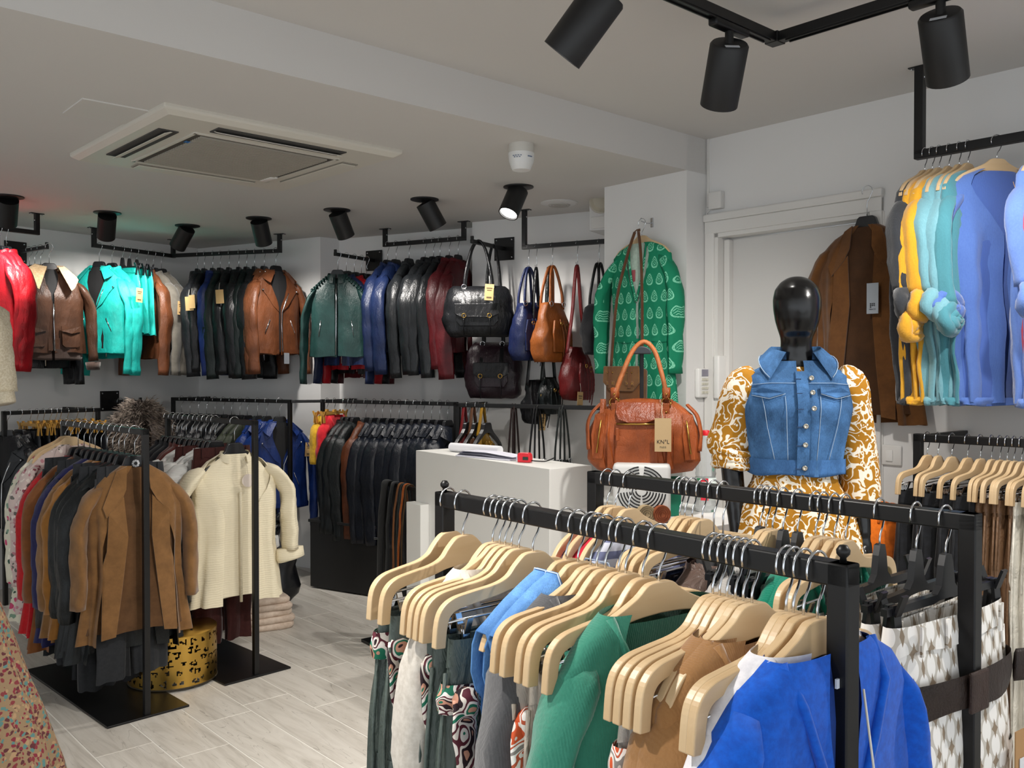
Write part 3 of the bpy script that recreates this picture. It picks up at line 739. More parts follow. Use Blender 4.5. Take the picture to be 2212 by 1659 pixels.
@variant
def v_coat(seed=0, L=.80, W=.225, D=.075, SL=.62, gap=.5, z0=-.10):
    """open-front draped suede jacket with wide lapels"""
    K = jkeys(L, W, D, z0, 1.14); out = [('body', shell(K, lambda u: .25 + gap * min(1, u * 2.2), .017, seed, 52, 20, None, 9, 16), 'main', True),
        ('lining', shell([(z, w * .93, d * .9) for z, w, d in jkeys(L - .05, W, D, z0 - .008, 1.1)], lambda u: .0, .008, seed + 1, 30, 10), 'inner', True)]
    for s in (-1, 1):
        out.append(('sleeve', sleeve(s, W - .01, z0 - .112, SL - .03, .052, .050, seed + s, .045, -.03, .04, .62, 0, 18, 18, .009), 'main', True))
        p = [(s * .045, z0 - .0), (s * .085, z0 - .02), (s * .15, z0 - .17), (s * .135, z0 - .215), (s * .075, z0 - .15), (s * .05, z0 - .10)]
        out.append(('lapel', patch(K, p, .016, .006).wrinkle(.004, 14, seed), 'main', False))
        q = [(s * .06, z0 - .13), (s * .125, z0 - .20), (s * .135, z0 - .36), (s * .15, z0 - L * .55), (s * .16, z0 - L + .02), (s * .10, z0 - L + .03), (s * .075, z0 - L * .7), (s * .05, z0 - L * .4)]
        out.append(('front_drape', patch(K, q, .010, .006).wrinkle(.005, 12, seed + 2), 'main', False))
    return out
@variant
def v_shirt(seed=0, L=.66, W=.215, D=.06, SL=.50, openv=.5, base=.03):
    """soft blouse with an open neck"""
    K = jkeys(L, W, D, -.10, 1.12); out = [('body', shell(K, lambda u: base + openv * max(0, .38 - u) * 2, .016, seed, 44, 16, None, 9, 16, .007), 'main', True),
        ('lining', shell([(z, w * .92, d * .86) for z, w, d in jkeys(L - .05, W, D, -.112, 1.05)], lambda u: 0.0, .004, seed + 1, 24, 8), 'inner', True),
        ('collar', collar_stand(.074, .05, -.098, .035, .6), 'main', True), ('placket', line(K, [(0, -.30), (.002, -.45), (0, -.09 - L)], .008, .003), 'main', True)]
    for s in (-1, 1):
        out.append(('sleeve', sleeve(s, W, -.205, SL - .04, .072, .072, seed + s, .07, -.03, .02, .55, 0, 18, 18, .010), 'main', True))
        mb = MB().tube([(s * (W + .070), -.028, -.17 - SL + .05), (s * (W + .072), -.03, -.17 - SL + .0), (s * (W + .074), -.031, -.17 - SL - .012)], [.074, .078, .072], 14, [.044, .047, .043]).wrinkle(.006, 16, seed)
        out.append(('cuff', mb, 'main', True))
    return out
@variant
def v_knit(seed=0, L=.64, W=.205, D=.045, SL=.55, vee=.9, fold=.010, nw=.10, slv=.044):
    K = jkeys(L, W, D, -.098, 1.02, nw, .64); out = [('body', shell(K, lambda u: .02 + vee * max(0, .34 - u) * 1.6, fold, seed, 40, 16, None, 8, 14, .006), 'main', True),
        ('inner_shell', shell([(z, w * .92, d * .84) for z, w, d in jkeys(L - .04, W, D, -.112, 1.0, nw, .64)], lambda u: 0.0, .003, seed + 1, 24, 8), 'inner', True)]
    for s in (-1, 1): out.append(('sleeve', sleeve(s, W, -.175, SL, slv, slv * .85, seed + s, .018, -.01, .0, .6, 0, 16, 16, .009), 'main', True))
    rows = []                                                             # neck band along the V
    pts = [(s * x, fy(K, x, z, .004), z) for s in (-1,) for x, z in ((nw, -.10), (nw * .92, -.15), (nw * .62, -.22), (nw * .28, -.29), (.004, -.34))]
    pts += [(-p[0], p[1], p[2]) for p in reversed(pts)]
    out.append(('neck_band', MB().tube(pts, .007, 6), 'main', True))
    return out
@variant
def v_sweater(seed=0, L=.84, W=.205, D=.055):
    """long drop-shoulder sweater, its sleeves knotted into rosettes"""
    K = [(-.104, .075, .034), (-.126, .14, .042), (-.168, .186, .046), (-.34, W, D), (-.118 - L * .7, W * .9, D), (-.118 - L, W * .72, D * .8)]
    out = [('body', shell(K, lambda u: .02 + 1.6 * max(0, .27 - u) * 2, .019, seed, 52, 22, None, 9, 17, .012), 'main', True),
           ('inner_shell', shell([(z - .01, w * .9, d * .8) for z, w, d in K], lambda u: 0.0, .003, seed + 1, 24, 8), 'inner', True)]
    rng = random.Random(seed)
    for s in (-1, 1):
        sl = .30 + rng.random() * .10
        out.append(('sleeve', sleeve(s, W - .01, -.22, sl + .05, .046, .036, seed + s, .028, -.03, .0, .6, 0, 20, 16, .006, 0.0, .0), 'main', True))
        c = Vector((s * (W + .02), -.045, -.27 - sl - .01)); mb = MB()
        for k, (r, rr, dy) in enumerate(((.040, .025, 0), (.022, .017, -.016), (.008, .011, -.024))):
            pts = [(c.x + r * math.cos(a), c.y + dy + .006 * math.sin(3 * a + seed), c.z + r * math.sin(a)) for a in [2 * PI * i / 18 for i in range(19)]]
            mb.tube(pts, rr, 9)
        mb.wrinkle(.014, 30, seed + 4); out.append(('sleeve_rosette', mb, 'main', True))
    mb = shell([(-.10 - L, W * .76, D * .9), (-.112 - L, W * .80, D * .98), (-.13 - L, W * .76, D * .9)], lambda u: .0, .012, seed, 40, 3, None, 6, 11)
    out.append(('hem_roll', mb, 'main', True))
    return out
@variant
def v_trousers(seed=0, L=.98, W=.18, D=.024, z0=-.19, flare=1.0):
    K = [(z0, W, D * .7), (z0 - .04, W * 1.02, D * .85), (z0 - .1, W * 1.05, D), (z0 - .24, W * 1.12, D * 1.4), (z0 - .29, W * 1.12, D * 1.3)]
    zs = [z0 - .29 * i / 8 for i in range(9)]
    out = [('seat', shell(K, lambda u: 0.0, .006, seed, 30, 8, zs, 6, 11, .005), 'main', True)]
    out.append(('waistband', shell([(z0 + .004, W * 1.01, D * .85), (z0 - .02, W * 1.02, D * .98), (z0 - .042, W * 1.03, D)], lambda u: 0.0, .001, seed, 28, 3, [z0 + .004, z0 - .02, z0 - .042]), 'main', True))
    for s in (-1, 1):
        k2 = [(z0 - .25, W * .56, D * 1.25), (z0 - .27, W * .57, D * 1.3), (z0 - .3, W * .56, D * 1.3), (z0 - L * .6, W * .5 * flare, D * 1.2), (z0 - L, W * .46 * flare, D * 1.1)]
        mb = shell(k2, lambda u: 0.0, .008, seed + s, 22, 12, None, 4, 7, .009); mb.v = [(x + s * W * .56, y, z) for x, y, z in mb.v]; out.append(('leg', mb, 'main', True))
    for x in (-.13, -.05, .05, .13): out.append(('belt_loop', MB().box((x, -D * .95 - .003, z0 - .02), (.012, .004, .05)), 'main', False))
    out.append(('side_seam', MB().tube([(W * 1.06, -.004, z0 - .05), (W * 1.13, -.004, z0 - .2), (W * 1.14, -.002, z0 - .4), (W * 1.05, 0, z0 - .8)], .004, 5), 'main', True))
    out.append(('side_seam', MB().tube([(-W * 1.06, -.004, z0 - .05), (-W * 1.13, -.004, z0 - .2), (-W * 1.14, -.002, z0 - .4), (-W * 1.05, 0, z0 - .8)], .004, 5), 'main', True))
    return out
@variant
def v_sash(seed=0, W=.19, D=.03, z=-.245, h=.045):
    out = [('loop', shell([(z + h / 2, W * 1.05, D * 1.1), (z, W * 1.10, D * 1.35), (z - h / 2, W * 1.08, D * 1.2)], lambda u: 0.0, .004, seed, 34, 3, [z + h / 2, z + h * .25, z, z - h * .25, z - h / 2], 6, 11, .006), 'main', True)]
    x0 = -W * .95
    out.append(('tail', MB().tube(bez([(x0, -D - .01, z), (x0 - .012, -D - .022, z - .05), (x0 + .004, -D - .02, z - .14), (x0 - .01, -D - .025, z - .26)], 5), [.028] * 15 + [.02], 10, .007).wrinkle(.008, 20, seed), 'main', True))
    out.append(('knot', MB().ell((x0, -D - .012, z), (.024, .02, .026), 10, 7).wrinkle(.008, 30, seed), 'main', True)); return out
@variant
def v_skirt(seed=0, L=.46, W=.165, D=.03):
    z0 = -.145; K = [(z0, W, D * .6), (z0 - .03, W * 1.01, D * .7), (z0 - .08, W * 1.08, D), (z0 - L, W * 1.22, D * 1.5)]
    return [('skirt', shell(K, lambda u: 0.0, .010, seed, 34, 12, None, 6, 11), 'main', True),
            ('waistband', shell([(z0 + .003, W * 1.01, D * .75), (z0 - .015, W * 1.01, D * .8), (z0 - .035, W * 1.02, D * .85)], lambda u: 0.0, 0, seed, 28, 3), 'main', True)]
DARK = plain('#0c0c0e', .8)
TAGM = plain('#c2a06c', .8); TAGG = plain('#8f949b', .6)
TAGMESH = MB().box((0, 0, -.10), (.055, .0015, .10)).mesh('price_tag', False)
STRMESH = MB().tube([(-.006, 0, 0), (0, -.002, -.03), (.002, 0, -.052)], .0012, 4).mesh('tag_string')
PRINTM = plain('#5a4a33', .8)
TAGTXT = MB().box((0, -.0014, -.075), (.036, .001, .006)).box((0, -.0014, -.088), (.028, .001, .004)).box((0, -.0014, -.132), (.03, .001, .008)).mesh('tag_print', False)
def add_tag(t, pos, m=None, rz=0.0, s=1.0):
    o = inst('price_tag', TAGMESH, m or TAGM, t); o.location = pos; o.rotation_euler = (0, .06, rz); o.scale = (s, s, s)
    q = inst('tag_string', STRMESH, plain('#d8d2c4', .8), o); q.location = (0, 0, .0)
    inst('tag_print', TAGTXT, PRINTM, o); return o
def wear(var, name, label, cat, loc, rz, mats, group=None, scale=1.0, tagpos=None, tagm=None, tagrz=0.0):
    t = thing(name, label, cat, loc, rz, group)
    for pn, me, role in var:
        inst(pn, me, mats.get(role) or {'dark': DARK, 'metal': chrome(), 'inner': mats['main']}.get(role), t)
    if scale != 1.0: t.scale = (scale,) * 3
    if tagpos: add_tag(t, tagpos, tagm, tagrz)
    return t
jr = random.Random(11)
def jit(a): return (jr.random() * 2 - 1) * a
STOP = ('at', 'the', 'of', 'a', 'with', 'by', 'on', 'in', 'beside', 'between', 'and', 'behind', 'to', 'among', 'next', 'its', 'right', 'left', 'under', 'below', 'among', 'before', 'above', 'squeezed', 'hanging', 'open')
def short(lb):
    w = lb.split()[:9]
    while w[-1] in STOP: w.pop()
    return ' '.join(w)
def hung(R, px, kind, var, name, label, cat, mats, group=None, hlabel=None, hgroup=None, rot=0.0, dz=0.0, sc=1.0, **kw):
    p, rz = R.frame(px); rz += rot
    if kind: hanger(kind, p, rz, hlabel or ('%s hanger holding the %s' % ({'wood': 'wooden', 'coat': 'wooden', 'plastic': 'black plastic', 'clip': 'black clip', 'gold': 'gold clip'}[kind], short(label))), hgroup or (('hangers of ' + group) if group else None))
    if kind == 'plastic': dz += PDZ
    t = wear(var, name, label, cat, p + Vector((0, 0, dz)), rz, mats, group, sc, **kw)
    if group and name.startswith(('leather', 'suede', 'blouse')): t.scale = (1 + jit(.05), 1 + jit(.22), 1 + jit(.045)); t.rotation_euler.z += jit(.10)
    return t

# ================================================================ left wall: ceiling rails
TQ = leather('#27d6ca', .5); BLK = leather('#1a1b1e', .34); BLK2 = leather('#24262a', .36); TAN = leather('#78462a', .42); NAVY = leather('#1c2b52', .36)
COBALT = leather('#1d2f6b', .4); TAUPE = suede('#625e56'); REDL = leather('#c81826', .42); BRN = leather('#573a2a', .4); GREENL = leather('#23423f', .36); BURG = leather('#5f141c', .4)
CAMEL = suede('#7d5a36'); MUST = suede('#94632a'); GRN2 = leather('#15201f', .4); CAMELI = suede('#5e4229')
hung(R7, 216, 'plastic', v_biker(1), 'leather_jacket', 'turquoise leather biker jacket with open front at the end of the ceiling rail', 'jacket', {'main': TQ}, rot=.35)
hung(R7, 243.5, 'plastic', v_jacket(2), 'leather_jacket', 'turquoise leather jacket with a kraft price tag', 'jacket', {'main': TQ}, rot=.12, tagpos=(.285, -.02, -.20), tagrz=1.5)
for px in (266, 281, 297):
    hung(R7, px, 'clip', v_skirt(3), 'leather_skirt', 'short turquoise leather skirt clipped beside the turquoise jackets', 'skirt', {'main': TQ}, 'turquoise leather skirts', rot=jit(.05))
hung(R7, 318, 'plastic', v_jacket(4), 'leather_jacket', 'tan leather jacket squeezed between turquoise skirts and taupe jackets', 'jacket', {'main': TAN}, rot=jit(.05))
hung(R7, 333, 'plastic', v_jacket(5, .62), 'suede_jacket', 'taupe suede jacket with a kraft price tag', 'jacket', {'main': TAUPE}, rot=.12, tagpos=(.285, -.02, -.27), tagrz=1.5)
hung(R7, 350, 'plastic', v_jacket(6, .62), 'suede_jacket', 'taupe suede jacket next to the black jackets in the corner', 'jacket', {'main': suede('#57534c')}, rot=.16)
G8 = 'black leather jackets on the corner rail'; LB8 = 'black leather jacket on the corner ceiling rail beside the blue one'
for px, s in ((428, 8), (443, 9)):
    hung(R8, px, 'plastic', v_jacket(s % 4 + 20), 'leather_jacket', 'black leather jacket hanging in the corner left of the blue jacket', 'jacket', {'main': BLK if s % 2 else BLK2}, 'black jackets in the corner', rot=.36 + jit(.06), tagpos=(-.285, -.02, -.24) if s in (8, 9) else None, tagrz=1.5)
hung(R8, 461, 'plastic', v_jacket(22), 'leather_jacket', 'cobalt blue leather jacket among the black ones on the corner rail', 'jacket', {'main': COBALT}, rot=.34)
for px, s in ((477, 20), (496, 21), (517, 23), (534, 20), (551, 22)):
    hung(R8, px, 'plastic', v_jacket(s), 'leather_jacket', 'black leather jacket hanging between the cobalt and brown jackets', 'jacket', {'main': GRN2 if s == 20 else BLK}, 'black jackets beside the brown bikers', rot=.30 + jit(.08), tagpos=(-.285, -.02, -.20) if px == 496 else None, tagrz=1.5)
hung(R8, 572, 'plastic', v_biker(31), 'leather_jacket', 'chestnut leather jacket behind the front brown biker', 'jacket', {'main': TAN}, rot=.12)
t = hung(R8, 597, 'plastic', v_biker(32), 'leather_jacket', 'chestnut leather biker jacket with crossed zip at the rail end', 'jacket', {'main': TAN}, rot=-.45)
o = inst('paper_tag', TAGMESH, TAGG, t); o.location = (.05, -.06, -.66); o.scale = (.8, .8, .8)
# ---- face-out bracket: bomber and black jackets
SHEAR = cloth('#cdb48f', '#b79a72', 90.0, .95, 40.0)
@variant
def v_bomber(seed=0):
    L, W, D = .56, .215, .07; K = jkeys(L, W, D); out = [x for x in [('body', shell(K, lambda u: .02 + .9 * max(0, .3 - u), .006, seed), 'main', True),
        ('lining', shell([(z, w * .9, d * .86) for z, w, d in jkeys(L - .03, W, D, -.10)], lambda u: 0.0, .0, seed, 20, 8), 'dark', True)]]
    c = collar_fold(.084, .060, -.066, .10, .075, .085, .40, 30); c2 = collar_fold(.076, .052, -.080, .085, .060, .075, .43, 26)
    out.append(('fur_collar', c.wrinkle(.006, 26, 3), 'fur', True)); out.append(('collar_underside', c2, 'main', True))
    for s in (-1, 1):
        out.append(('sleeve', sleeve(s, W, -.205, .54, .062, .05, seed + s, .05, -.05, .05, .62, 0, 16, 16, .008), 'main', True))
        out.append(('cuff', MB().tube([(s * (W + .05), -.035, -.155 - .56), (s * (W + .05), -.04, -.155 - .61)], [.05, .042], 14, [.04, .034]), 'rib', True))
        out.append(('pocket', patch(K, [(s * .05, -.50), (s * .17, -.50), (s * .172, -.60), (s * .155, -.615), (s * .07, -.615), (s * .052, -.60)], .014, .012), 'main', False))
        out.append(('pocket_flap', patch(K, [(s * .045, -.475), (s * .175, -.475), (s * .176, -.51), (s * .11, -.525), (s * .046, -.51)], .022, .007), 'main', False))
    out.append(('zipper', line(K, [(.0, -.33), (.002, -.45), (.004, -.55), (.004, -.64)], .0045, .007), 'metal', True))
    out.append(('placket', patch(K, [(-.03, -.2), (-.005, -.32), (-.006, -.64), (-.035, -.64)], .006, .005), 'main', False))
    out.append(('rib_hem', shell([(-.63, W * 1.0, D * 1.06), (-.66, W * .95, D), (-.70, W * .93, D * .98)], lambda u: .02, .003, seed, 40, 3, None, 20, 33), 'rib', True)); return out
RIB = knit('#4a3a33')
hung(K1, 108, 'plastic', v_bomber(1), 'bomber_jacket', 'brown leather bomber with cream shearling collar and flap pockets', 'jacket', {'main': BRN, 'fur': SHEAR, 'rib': RIB}, rot=-.15)
for i, f in enumerate((.45, .62, .8)):
    p = K1.a + (K1.b - K1.a) * f; p.z = K1.z
    hanger('plastic', p, K1.rz, 'black plastic hanger behind the shearling bomber', 'hangers behind the bomber')
    wear(v_jacket(20 + i, .66), 'leather_jacket', 'long black leather jacket hidden behind the shearling bomber', 'jacket', p + Vector((0, 0, PDZ)), K1.rz + jit(.1), {'main': BLK}, 'black jackets behind the bomber')
# ---- red jackets on the nearer rail, and the lace sleeve
n_r = LW0 + nL * .62
pr = on_line(-70, n_r, n_r + LD); pr2 = on_line(60, n_r, n_r + LD)
RR = ceiling_rail('black ceiling rail of red jackets on the left wall', (pr - LD * .9)[:2], (pr + LD * .42)[:2], 2.385, ZLOW, 'a')
for px, s, r in ((-24, 41, .35), (2, 42, .15), (16, 43, .1)):
    hung(RR, px, 'plastic', v_jacket(s, .66), 'leather_jacket', 'bright red leather jacket beside the shearling bomber', 'jacket', {'main': REDL}, 'bright red leather jackets', rot=r)
LACE = cloth('#e6dcc6', '#cbbd9f', 120.0, .9, 30.0)
p = at(-52, 560, 4.6)
wear(v_shirt(50, .5), 'lace_blouse', 'cream lace blouse hanging in front of the red jackets', 'blouse', Vector((p.x, p.y, 2.02)), 2.4, {'main': LACE})
hanger('coat', Vector((p.x, p.y, 2.02)), 2.4, 'wooden hanger of the cream lace blouse')
RL = ceiling_rail('black ceiling rail carrying the cream lace blouse', (p.x - .75, p.y - .75), (p.x + .02, p.y + .02), 2.02, ZLOW, 'b')

# ================================================================ left wall low rack (gold clip hangers)
for i, px in enumerate((64, 79, 93, 107, 119, 129, 145, 165, 182, 199)):
    hung(R6, px, 'gold', v_trousers(3 if i % 2 else 4, .85, .165, .02, -.125), 'leather_trousers', 'black leather trousers on a gold clip hanger by the left wall', 'trousers', {'main': BLK if i % 3 else BLK2}, 'black trousers on gold clip hangers', rot=jit(.12), hlabel='gold clip hanger with black trousers by the left wall', hgroup='gold clip hangers')
for px, r in ((15, .5), (42, .3)):
    hung(R6, px, 'plastic', v_biker(61), 'leather_jacket', 'black leather biker with silver studs on the gold hanger rack', 'jacket', {'main': BLK2}, 'black bikers beside the gold hangers', rot=r)
# ---- fur vest
p = K4.b.copy(); p.z = K4.z - .0
fv = thing('fur_vest', 'fluffy grey fur vest on the low wall bracket', 'vest', p, K4.rz)
core = shell(jkeys(.42, .19, .09, -.02), lambda u: .1, .006, 3, 24, 10); core.build('vest_body', suede('#4d4440'), fv)
rf = random.Random(4); m = MB(); ck = core.v
for k in range(5200):
    b = Vector(ck[rf.randrange(len(ck))]) + Vector((rf.gauss(0, .012), rf.gauss(0, .012), rf.gauss(0, .014)))
    nrm = Vector((b.x, b.y * 1.6, 0)); nrm = nrm.normalized() if nrm.length > 1e-4 else Vector((0, 0, 1))
    if b.z > -.06: nrm = (nrm + Vector((0, 0, .8))).normalized()
    d = (nrm + Vector((rf.gauss(0, .4), rf.gauss(0, .4), rf.gauss(-.25, .35)))).normalized(); L = .035 + rf.random() * .045
    sd = d.cross(Vector((0, 0, 1))).normalized() * .0016; e = b + d * L + Vector((0, 0, -.012))
    m.add([b - sd, b + sd, b + d * L * .6 + sd * .7, e], [(0, 1, 2), (0, 2, 3)])
FUR = NT('fur'); FUR = FUR.done(FUR.ramp(FUR.noise(FUR.coord(), 24, 3), [(.3, lin('#3b3330')), (.5, lin('#75695f')), (.7, lin('#a89c90'))]), .8, 0, .3)
o = m.build('fur', FUR, fv); o['kind'] = 'stuff'
for f in (.35, .55, .75):
    q = K4.a + (K4.b - K4.a) * f; q.z = K4.z
    hanger('plastic', q, K4.rz, 'black plastic hanger on the low bracket of the fur vest', 'hangers on the fur vest bracket')

# ================================================================ freestanding rack: suede and floral
FL1 = print_floral(1, '#d9d4c0', '#7d9a84', '#c8476f', '#e7e0cc', '#3f5c4c', '#d98aa8', '#efe8d6')
FL2 = print_floral(7, '#cbb8b2', '#8a4b55', '#e3d7d0', '#6c6a64', '#b98088', '#ddd2c8')
hung(R4, 140, 'coat', v_coat(70, .86), 'floral_shirt', 'cream shirt with pink and green flowers on a wooden hanger', 'shirt', {'main': FL1}, rot=.12, sc=1.0)
hung(R4, 152, 'coat', v_coat(71, .80), 'floral_shirt', 'small-flowered mauve shirt next to the red jacket', 'shirt', {'main': FL2}, rot=.1)
hung(R4, 168, 'plastic', v_coat(72, .84), 'suede_jacket', 'plain red jacket next to the flowered shirts', 'jacket', {'main': cloth('#c01c24')}, rot=.08)
hung(R4, 181, 'plastic', v_coat(73, .90), 'suede_jacket', 'rust brown suede coat between red and black jackets', 'jacket', {'main': suede('#7a4a26')}, rot=.06)
hung(R4, 193, 'plastic', v_jacket(74, .70), 'leather_jacket', 'black leather jacket beside the navy coat', 'jacket', {'main': BLK}, rot=.06)
hung(R4, 205, 'plastic', v_coat(72, .84), 'suede_jacket', 'navy blue jacket between black leather and camel suede', 'jacket', {'main': cloth('#232452')}, rot=.05)
hung(R4, 218, 'plastic', v_coat(70, .80), 'suede_jacket', 'camel suede jacket between navy and mustard ones', 'jacket', {'main': suede('#7f5b35')}, rot=.05)
hung(R4, 231, 'plastic', v_coat(71, .78), 'suede_jacket', 'mustard suede jacket between camel and black ones', 'jacket', {'main': MUST}, rot=.05)
for px in (243, 256, 268):
    hung(R4, px, 'plastic', v_coat(73, .84), 'leather_jacket', 'dark leather coat beside the front camel suede jacket', 'jacket', {'main': leather('#1d2224', .45)}, 'dark coats behind the front suede jacket', rot=.05)
t = hung(R4, 290, 'plastic', v_coat(75, .76, .20, .07, .56), 'suede_jacket', 'camel suede jacket with wide open lapels at the rack end', 'jacket', {'main': CAMEL, 'inner': CAMELI}, rot=-.12)
LOGO = MB()
for k in range(8): a = k * PI / 4; LOGO.box((.012 * math.cos(a), -.0145, -.142 + .012 * math.sin(a)), (.009, .001, .009), ry=-a)
p, rz = R4.frame(290); hl = [o for o in bpy.data.objects if o.name.startswith('plastic_hanger')][-1]
LOGO.build('logo', plain('#c9cbce', .5), hl, False)
for px, s in ((176, 3), (200, 4), (232, 3), (252, 4), (282, 3)):
    hung(R4, px, None, v_trousers(s, .98, .165, .022, -.16), 'leather_trousers', 'long charcoal trousers hanging under the suede jackets', 'trousers', {'main': cloth('#2c2e31')}, 'charcoal trousers under the suede rack', rot=.1)

# ================================================================ freestanding rack: cream blouses
CREAM = gauze('#e9dfc4', '#e2d7ba'); WHT = gauze('#e6e6e3', '#d6d6d3')
G5 = 'white blouses behind the cream one'
for px in (362, 372, 382): hung(R5, px, 'plastic', v_jacket(24, .7), 'leather_jacket', 'dark jacket at the far end of the cream blouse rack', 'jacket', {'main': cloth('#1c1d22')}, 'dark jackets behind the white blouses', rot=jit(.05))
for px in (392, 402): hung(R5, px, 'plastic', v_jacket(22, .74), 'suede_jacket', 'oxblood brown jacket between dark jackets and white blouses', 'jacket', {'main': suede('#5a2620')}, 'oxblood jackets behind the white blouses', rot=jit(.05))
for px in (414, 424, 434, 444, 454, 464): hung(R5, px, 'plastic', v_shirt(81, .70), 'blouse', 'white blouse in the row behind the cream one', 'blouse', {'main': WHT}, G5, rot=jit(.05))
t = hung(R5, 506, 'plastic', v_shirt(82, .76, .215, .07, .50, 1.5, .30), 'blouse', 'cream crinkled blouse with rolled cuffs and round tag at the rack end', 'blouse', {'main': CREAM}, rot=-.12)
MB().lathe([(.033, -.001), (.033, .001)], 24).xf(Matrix.Translation((.04, -.075, -.245)) @ Matrix.Rotation(PI / 2, 4, 'X')).build('round_tag', plain('#dccfc4', .6), t, True, auto=True)
MB().tube([(.02, -.05, -.13), (.035, -.07, -.17), (.04, -.074, -.215)], .0012, 4).build('tag_string', plain('#cbbfae', .8), t)
MB().box((.0, .03, -.135), (.05, .003, .02)).build('neck_label', plain('#d9a79c', .7), t, False)
for px, s in ((440, 3), (480, 4)):
    hung(R5, px, None, v_trousers(s, 1.0, .165, .022, -.14), 'trousers', 'oxblood trousers hanging below the white blouses', 'trousers', {'main': cloth('#3d1a17')}, 'oxblood trousers on the blouse rack', rot=.1)

# ================================================================ back corner low rack
for px in (392, 410, 428, 446, 464, 482, 500):
    hung(R11, px, 'plastic', v_jacket(20 + int(px) % 4, .6), 'leather_jacket', 'black jacket on the back corner wall rack', 'jacket', {'main': BLK}, 'black jackets in the back corner', rot=jit(.06))
for px in (518, 534): hung(R11, px, 'plastic', v_jacket(24, .58), 'leather_jacket', 'olive green leather jacket beside the blue bikers', 'jacket', {'main': leather('#3a4030', .5)}, 'olive leather jackets', rot=jit(.06))
for px in (556, 576): hung(R11, px, 'plastic', v_biker(33), 'leather_jacket', 'blue leather biker jacket behind the front blue one', 'jacket', {'main': leather('#1d3c86', .4)}, 'blue bikers behind the front one', rot=.1)
hung(R11, 604, 'plastic', v_biker(34), 'leather_jacket', 'blue leather biker jacket with open lapels by the rack post', 'jacket', {'main': leather('#1d3c86', .4)}, rot=-.5)
o = [x for x in bpy.data.objects if x.name.startswith('leather_jacket')][-1]; add_tag(o, (.20, -.06, -.2))
RY = print_floral(2, '#d0242b', '#e2b53a', '#c01c24', '#d0242b', '#e8c452')
for px in (706, 722): hung(R12, px, 'gold', v_knit(91, .36, .17, .05, .3), 'halter_top', 'red and yellow strappy top beside the black jackets', 'top', {'main': cloth('#cf2430') if px == 722 else RY}, None, rot=.2) if px == 722 else hung(R12, px, 'gold', v_knit(92, .34, .16, .05, .3), 'halter_top', 'yellow patterned top behind the rack post', 'top', {'main': cloth('#d6a92e')}, rot=.2)
GB12 = 'black leather jackets above the crate'
for px in (745, 756, 767): hung(R12, px, 'plastic', v_jacket(20 + px % 4), 'leather_jacket', 'black leather jacket left of the brown one above the crate', 'jacket', {'main': leather('#141b1d', .4)}, 'black jackets left of the brown one', rot=jit(.06))
hung(R12, 790, 'plastic', v_jacket(25, .62), 'leather_jacket', 'rust brown leather jacket among the black row above the crate', 'jacket', {'main': leather('#6f3a1e', .42)}, rot=.1)
for px in (808, 826, 844, 862, 880, 897, 914, 932, 950, 967):
    hung(R12, px, 'plastic', v_biker(35 + px % 2), 'leather_jacket', 'blue-black leather biker right of the brown jacket above the crate', 'jacket', {'main': leather('#141a26', .36)}, 'blue-black bikers right of the brown jacket', rot=-.06 + jit(.08))

# ================================================================ back wall ceiling rail and bracket
for i, px in enumerate((838, 856)): hung(R9, px, 'plastic', v_jacket(26 + i, .62), 'leather_jacket', 'shiny navy leather jacket on the back ceiling rail', 'jacket', {'main': NAVY}, 'shiny navy leather jackets', rot=jit(.05))
for px in (884, 919, 937, 951): hung(R9, px, 'plastic', v_jacket(20 + px % 4, .62), 'leather_jacket', 'shiny black leather jacket between navy and burgundy ones', 'jacket', {'main': leather('#202326', .3)}, 'shiny black leather jackets', rot=jit(.05))
for i, px in enumerate((971, 990)): hung(R9, px, 'plastic', v_jacket(28 + i, .60), 'leather_jacket', 'burgundy leather jacket next to the black duffel bag', 'jacket', {'main': BURG}, 'burgundy leather jackets', rot=.1)
def onarm(Kx, f): p = Kx.a + (Kx.b - Kx.a) * f; p.z = Kx.z; return p
p = onarm(K2, .93); hanger('plastic', p, K2.rz + .45, 'black plastic hanger holding the dark green jacket')
wear(v_jacket(30, .58), 'leather_jacket', 'dark green leather jacket with quilted shoulders facing the shop', 'jacket', p + Vector((0, 0, PDZ)), K2.rz + .45, {'main': GREENL})
jk = [x for x in bpy.data.objects if x.name.startswith('leather_jacket')][-1]
for s in (-1, 1):
    m = MB()
    for k in range(7): m.tube([(s * (.075 + k * .017), -.046, -.128 - k * .0145), (s * (.08 + k * .017), -.03, -.112 - k * .0145), (s * (.083 + k * .017), .0, -.106 - k * .0145)], .006, 6)
    m.build('quilted_shoulder', GREENL, jk)
for i, (f, c, lb) in enumerate(((.72, NAVY, 'navy leather jacket behind the dark green one'), (.52, REDL, 'red leather jacket behind the dark green one'), (.34, BLK, 'black leather jacket closest to the bracket plate'), (.2, BURG, 'dark red leather jacket pressed against the back wall'))):
    p = onarm(K2, f); hanger('plastic', p, K2.rz, 'black plastic hanger of the ' + lb)
    wear(v_jacket(20 + i, .64 + .03 * i), 'leather_jacket', lb, 'jacket', p + Vector((0, 0, PDZ)), K2.rz, {'main': c})

